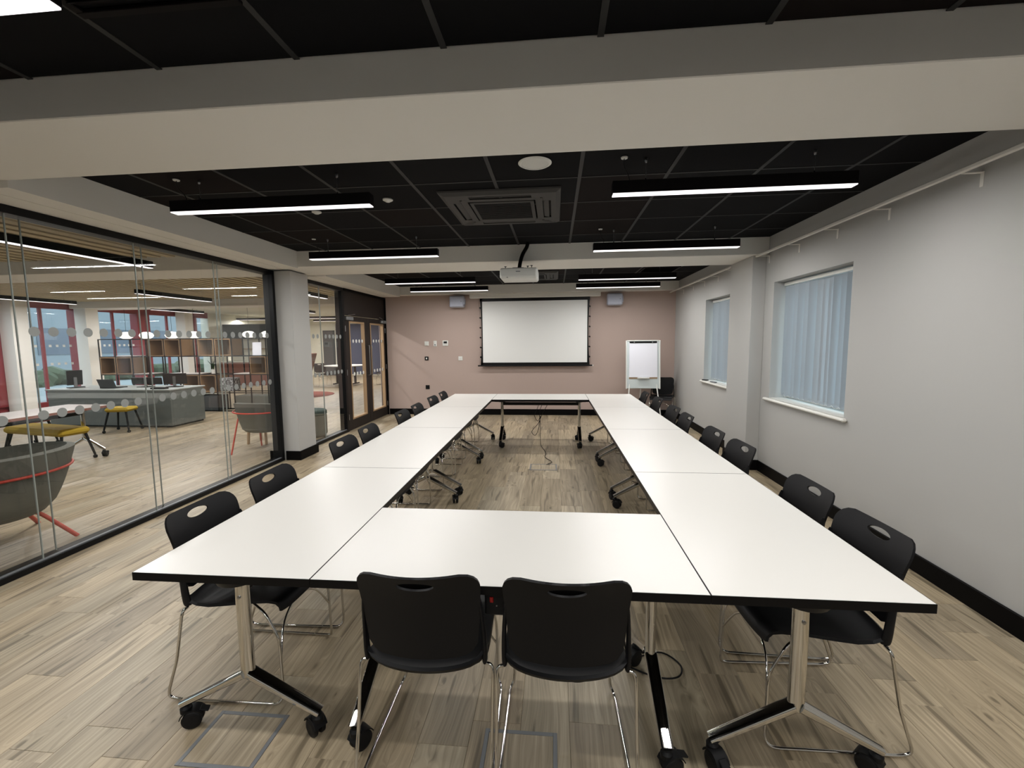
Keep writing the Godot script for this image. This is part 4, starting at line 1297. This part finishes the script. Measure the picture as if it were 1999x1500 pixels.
func build_lobby_things():
	# lamps
	var src := make_lamp(1.78, "black lobby pendant nearest, parallel to the glass", "black linear pendants of the lobby")
	src.position = Vector3(-4.72, 2.5, -2.78)
	src.rotation.y = PI / 2
	area_light(src.position + Vector3(0, -0.004, 0), Vector2(1.76, 0.05), LOBBY_LAMP, PI / 2, Color(1.0, 0.995, 0.985))
	lobby_lamp(src, -10.75, -7.0, PI / 2, "black lobby pendant over the left end of the desk")
	lobby_lamp(src, -7.42, -7.0, PI / 2, "black lobby pendant over the right end of the desk")
	lobby_lamp(src, -10.6, -10.55, PI / 2, "black lobby pendant hanging past the open shelving")
	lobby_lamp(src, -4.64, -6.83, PI / 2, "black lobby pendant seen through the narrow glass panel")
	lobby_lamp(src, -7.42, -11.3, PI / 2, "black lobby pendant right of the shelving, half behind the frame")
	lobby_lamp(src, -8.75, -15.0, 0.0, "black lobby pendant seen farther off through the narrow glass")
	lobby_lamp(src, -9.4, -17.2, 0.0, "short-looking lobby pendant before the far wall")
	lobby_lamp(src, -11.9, -15.4, 0.0, "far lobby pendant over the dark wall panels")
	lobby_lamp(src, -6.5, -15.2, PI / 2, "lobby pendant far off behind the doors")
	lobby_lamp(src, -10.5, -2.4, PI / 2, "lobby pendant out at the left near the windows")
	# opal globes over the shelving
	var gl := thing("globe_lamp", "white opal globe, leftmost of the row above the shelving", "lamp", V0, 0.0, "opal globe lamps above the shelving")
	part("globe", lathe(new_st(), [Vector2(0, -0.09), Vector2(0.08, -0.085), Vector2(0.14, -0.05), Vector2(0.165, 0.0), Vector2(0.14, 0.055), Vector2(0.08, 0.09), Vector2(0, 0.1)], V0, 24), M.globe, gl)
	part("cord", tube(new_st(), [Vector3(0, 0.1, 0), Vector3(0, 0.88, 0)], 0.004, 6), M.black, gl)
	var gp := [[-11.45, 1.82, -9.7], [-11.05, 1.82, -9.9], [-10.28, 1.82, -9.9], [-9.62, 1.82, -9.9], [-8.25, 1.82, -10.2], [-7.85, 1.82, -10.4]]
	var gs := ["", "second", "third", "fourth", "fifth", "rightmost"]
	for i in gp.size():
		var at := Vector3(gp[i][0], gp[i][1], gp[i][2])
		if i == 0: gl.position = at
		else: copy(gl, at, 0.0, "white opal globe, %s from the left in the row above the shelving" % gs[i])
	# reception desk
	var d := thing("reception_desk", "long grey reception desk beyond the glass", "desk", V0)
	part("front_panel", b2(new_st(), Vector3(-9.62, 0.03, -6.29), Vector3(-7.04, 0.70, -6.24), 0.004), M.desk, d)
	part("end_panel", b2(new_st(), Vector3(-7.09, 0.03, -7.05), Vector3(-7.04, 0.70, -6.29), 0.004), M.desk, d)
	part("end_panel", b2(new_st(), Vector3(-9.62, 0.03, -7.05), Vector3(-9.57, 0.70, -6.29), 0.004), M.desk, d)
	part("plinth", b2(new_st(), Vector3(-9.58, 0.0, -7.03), Vector3(-7.07, 0.03, -6.27)), M.black, d)
	part("fascia_band", b2(new_st(), Vector3(-9.625, 0.56, -6.24), Vector3(-7.035, 0.66, -6.234), 0.002), M.desk_top, d)
	part("worktop", b2(new_st(), Vector3(-9.65, 0.70, -7.08), Vector3(-7.02, 0.725, -6.22), 0.004), M.desk_top, d)
	var lap := func(label, x, z, w, turn):
		var l := thing("laptop", label, "laptop", Vector3(x, 0.725, z), turn)
		part("base", bx(new_st(), Vector3(0, 0.009, 0), Vector3(w, 0.018, 0.24), 0.004), M.black, l)
		part("lid", bx(new_st(), Vector3(0, 0.09, 0.135), Vector3(w, 0.19, 0.01), 0.003, Basis(Vector3.RIGHT, 0.35)), M.dark_panel, l)
	lap.call("open dark laptop on the desk, seen from behind", -8.56, -6.58, 0.36, 0.0)
	var mo := func(label, x, z, w, h, turn):
		var m := thing("monitor", label, "monitor", Vector3(x, 0.725, z), turn)
		part("foot", bx(new_st(), Vector3(0, 0.007, 0), Vector3(0.24, 0.014, 0.18), 0.004), M.black, m)
		part("stand", bx(new_st(), Vector3(0, 0.11, 0.0), Vector3(0.05, 0.2, 0.03), 0.006), M.steel, m)
		part("panel", bx(new_st(), Vector3(0, 0.05 + h / 2, -0.03), Vector3(w, h, 0.03), 0.006, Basis(Vector3.RIGHT, 0.12)), M.black, m)
	mo.call("small monitor turned edge-on at the left end of the desk", -9.42, -6.6, 0.24, 0.30, 1.15)
	mo.call("wide low dark monitor in the middle of the desk", -8.0, -6.72, 0.66, 0.14, 0.0)
	mo.call("dark monitor at the right of the desk, seen from behind", -7.4, -6.75, 0.42, 0.22, 0.3)
	var kb := part("document_tray", bx(new_st(), Vector3(0, 0.015, 0), Vector3(0.30, 0.03, 0.10), 0.005), M.black, self, Vector3(-7.36, 0.726, -6.36))
	tag(kb, "flat black box on the front edge of the desk", "box")
	# open shelving behind the desk
	shelving()
	# stools and bench
	var s := make_stool("castor_stool", "yellow stool on black castor legs before the desk", 0.38, 0.34, M.yellow)
	s.position = Vector3(-7.68, 0, -5.88)
	s.rotation.y = 0.25
	var s2 := make_stool("castor_stool", "red stool at the left edge beyond the yellow bench", 0.38, 0.34, M.red_fabric)
	s2.position = Vector3(-8.05, 0, -4.75)
	var b := make_stool("castor_bench", "long yellow bench on black castor legs", 1.16, 0.36, M.yellow)
	b.position = Vector3(-6.85, 0, -4.02)
	b.rotation.y = -0.18
	# table with pinkish top by the bench
	var ta := make_table("folding_table", "pale pinkish lobby table beside the yellow bench", "lobby tables")
	ta.position = Vector3(-6.45, 0, -3.58)
	ta.rotation.y = PI / 2
	ta.get_node("tabletop").set_surface_override_material(0, M.pale)
	ta.get_node("tabletop/edge_band").set_surface_override_material(0, M.brown_fabric)
	# armchairs
	var a := make_armchair("large grey tub armchair with an orange band close behind the glass, at the left edge", true)
	a.position = Vector3(-4.20, 0, -1.53)
	a.rotation.y = 1.25
	var a2 := make_armchair("smaller grey tub armchair with an orange tube beside the pillar, seen from behind")
	a2.position = Vector3(-4.02, 0, -4.62)
	a2.rotation.y = -0.1
	var st := thing("side_table", "small oak-legged table behind the armchair by the pillar", "table", Vector3(-4.45, 0, -5.15))
	part("top", bx(new_st(), Vector3(0, 0.45, 0), Vector3(0.36, 0.03, 0.36), 0.008), M.oak, st)
	for sx in [-1, 1]:
		for sz in [-1, 1]:
			part("leg", bar(new_st(), Vector3(0.13 * sx, 0.435, 0.13 * sz), Vector3(0.15 * sx, 0.0, 0.15 * sz), 0.04, 0.03, 0.006), M.oak, st)
	var po := thing("pouf", "round dark green pouf beside the pillar", "pouf", Vector3(-3.9, 0, -5.64))
	part("body", lathe(new_st(), [Vector2(0, 0.015), Vector2(0.21, 0.015), Vector2(0.235, 0.05), Vector2(0.235, 0.36), Vector2(0.22, 0.375)], V0, 28), M.grey_fabric, po)
	part("cushion", lathe(new_st(), [Vector2(0.225, 0.375), Vector2(0.238, 0.385), Vector2(0.238, 0.435), Vector2(0.215, 0.455), Vector2(0, 0.46)], V0, 28), M.green_fabric, po)
	# far end: navy wall, dark panels, wing chair, tables
	var nv := part("wall_panel", b2(new_st(), Vector3(-10.2, 0.06, LZ), Vector3(-3.62, 2.45, LZ + 0.05), 0.003), M.navy)
	tag(nv, "large navy blue wall panel seen through the doors", "panel")
	var dp := part("wall_panel", b2(new_st(), Vector3(-10.85, 0.02, LZ), Vector3(-10.28, 2.15, LZ + 0.06), 0.003), M.dark_panel)
	tag(dp, "dark grey door-sized panel on the far lobby wall", "panel")
	var kit := thing("kitchenette", "dark wall units over a pale counter at the far lobby wall", "kitchen unit", Vector3(0, 0, -14.8))
	part("wall_unit", b2(new_st(), Vector3(-12.4, 1.75, 0), Vector3(-10.6, 2.30, 0.35), 0.004), M.dark_panel, kit)
	part("open_shelf", b2(new_st(), Vector3(-12.4, 1.35, 0), Vector3(-10.6, 1.38, 0.3), 0.003), M.oak, kit)
	part("back_panel", b2(new_st(), Vector3(-12.4, 0.9, -0.03), Vector3(-10.6, 1.75, 0.0)), M.cream, kit)
	part("base_unit", b2(new_st(), Vector3(-12.4, 0.0, 0), Vector3(-10.6, 0.87, 0.55), 0.004), M.brown_fabric, kit)
	part("counter", b2(new_st(), Vector3(-12.42, 0.87, 0), Vector3(-10.58, 0.90, 0.58), 0.004), M.cream, kit)
	var wc := thing("wing_chair", "tall rust-brown wing chair past the pillar", "armchair", Vector3(-7.32, 0.0095, -11.1), 0.5)
	var P := []
	for k in 13:
		var an := lerpf(-1.4, 1.4, k / 12.0)
		var row := []
		for j in 6:
			var v := j / 5.0
			row.append(Vector3(sin(an) * lerpf(0.2, 0.46, v), lerpf(0.35, 1.25, v), cos(an) * lerpf(0.2, 0.38, v)))
		P.append(row)
	part("shell", shell(new_st(), P, 0.05), M.brown_fabric, wc)
	part("seat_cushion", lathe(new_st(), [Vector2(0, 0.32), Vector2(0.26, 0.33), Vector2(0.28, 0.40), Vector2(0, 0.45)], V0, 20), M.brown_fabric, wc)
	for k in 4:
		part("leg", tube(new_st(), [Vector3(0.1 * cos(k * PI / 2), 0.33, 0.1 * sin(k * PI / 2)), Vector3(0.3 * cos(k * PI / 2), 0.012, 0.3 * sin(k * PI / 2))], 0.011, 8), M.black, wc)
	var rug := part("rug", lathe(new_st(), [Vector2(0, 0.008), Vector2(0.9, 0.008), Vector2(0.91, 0.0)], V0, 32), M.red_fabric, self, Vector3(-7.45, 0.001, -11.3))
	tag(rug, "round rust-red rug under the wing chair", "rug")
	var rt := thing("round_table", "white topped cafe table far off, seen through narrow glass and door", "table", Vector3(-7.55, 0, -14.4))
	part("top", lathe(new_st(), [Vector2(0, 0.71), Vector2(0.74, 0.71), Vector2(0.75, 0.72), Vector2(0.75, 0.735), Vector2(0, 0.74)], V0, 36), M.laminate, rt)
	for s3 in [-1, 1]:
		part("column", bx(new_st(), Vector3(0.35 * s3, 0.38, 0), Vector3(0.07, 0.66, 0.07), 0.01), M.black, rt)
		part("foot", bx(new_st(), Vector3(0.35 * s3, 0.06, 0), Vector3(0.07, 0.04, 0.6), 0.01), M.black, rt)
	var src2: Node3D = get_node("stacking_chair")
	copy(src2, Vector3(-8.25, 0, -14.0), -2.3, "dark chair at the far cafe table, glass side", "chairs at the far cafe table")
	copy(src2, Vector3(-6.2, 0, -14.7), PI / 2, "dark chair at the far cafe table, seen through the door", "chairs at the far cafe table")

func shelving():
	var s := thing("open_shelving", "tall black metal shelving with scattered oak boxes behind the desk", "shelving", Vector3(-10.57, 0, -8.15))
	var cw := 0.42
	var ys := [0.012, 0.44, 0.865, 1.29, 1.70]
	var n := 11
	for c in n + 1:
		for dz in [0.0, -0.38]:
			part("post", b2(new_st(), Vector3(c * cw - 0.01, 0, dz - 0.01), Vector3(c * cw + 0.01, 1.71, dz + 0.01)), M.black, s)
	for y in ys:
		for dz in [0.0, -0.38]:
			part("rail", b2(new_st(), Vector3(0, y - 0.01, dz - 0.01), Vector3(n * cw, y + 0.01, dz + 0.01)), M.black, s)
	# boxes: column, row (0 lowest), open (frame) or closed back
	for q in [[0, 2], [1, 2], [3, 3], [4, 3], [5, 1], [6, 1], [6, 3], [7, 3], [9, 2], [10, 2]]:
		var x0: float = q[0] * cw + 0.015
		var x1: float = (q[0] + 1) * cw - 0.015
		var y0: float = ys[q[1]] + 0.01
		var y1: float = ys[q[1] + 1] - 0.01
		var st := new_st()
		b2(st, Vector3(x0, y0, -0.38), Vector3(x1, y0 + 0.02, 0.012))
		b2(st, Vector3(x0, y1 - 0.02, -0.38), Vector3(x1, y1, 0.012))
		b2(st, Vector3(x0, y0 + 0.02, -0.38), Vector3(x0 + 0.02, y1 - 0.02, 0.012))
		b2(st, Vector3(x1 - 0.02, y0 + 0.02, -0.38), Vector3(x1, y1 - 0.02, 0.012))
		b2(st, Vector3(x0 + 0.02, y0 + 0.02, -0.38), Vector3(x1 - 0.02, y1 - 0.02, -0.365))
		part("oak_box", st, M.wood, s)
	for q in [[4, 6, 0, M.dark_panel], [8, 9, 0, M.grey_fabric]]:
		part("cabinet", b2(new_st(), Vector3(q[0] * cw + 0.015, ys[q[2]] + 0.012, -0.36), Vector3((q[1] + 1) * cw - 0.015, ys[q[2]] + 0.36, 0.0), 0.004), q[3], s)
	for q in [[1, 3], [5, 2], [2, 2], [4, 2], [8, 2]]:
		part("shelf_board", b2(new_st(), Vector3(q[0] * cw + 0.012, ys[q[1]] + 0.01, -0.37), Vector3((q[0] + 1) * cw - 0.012, ys[q[1]] + 0.025, 0.0)), M.pale, s)
	# on the shelves
	var pl := thing("potted_plant", "small spiky plant in a pale pot on the shelving", "plant", Vector3(-10.57 + 6.5 * cw, 0.876, -8.33))
	part("pot", lathe(new_st(), [Vector2(0, 0), Vector2(0.045, 0), Vector2(0.055, 0.10), Vector2(0.048, 0.10), Vector2(0.045, 0.09), Vector2(0, 0.09)], V0, 16), M.plastic, pl)
	var r := RandomNumberGenerator.new()
	r.seed = 5
	for k in 12:
		var a := TAU * k / 12.0 + r.randf() * 0.4
		var l := r.randf_range(0.16, 0.27)
		var o := r.randf_range(0.04, 0.12)
		var st := new_st()
		var pts := curve([Vector3(0, 0.09, 0), Vector3(cos(a) * o * 0.4, 0.09 + l * 0.6, sin(a) * o * 0.4), Vector3(cos(a) * o, 0.09 + l, sin(a) * o)], 3)
		tube(st, pts, [0.009, 0.01, 0.011, 0.009, 0.007, 0.005, 0.001], 6, false, 0.3)
		part("leaf", st, M.leaf, pl)
	var pic := part("sign_holder", bx(new_st(), Vector3(0, 0.15, 0), Vector3(0.22, 0.30, 0.012), 0.003, Basis(Vector3.RIGHT, -0.08)), M.paper, self, Vector3(-10.57 + 9.4 * cw, 1.302, -8.2))
	tag(pic, "white notice in a stand on the upper shelf", "sign")
	var bag := part("patterned_box", bx(new_st(), Vector3(0, 0.17, 0), Vector3(0.36, 0.32, 0.24), 0.02), M.pattern, self, Vector3(-10.57 + 7.5 * cw, 0.452, -8.3))
	tag(bag, "pale patterned box on the middle shelf", "box")
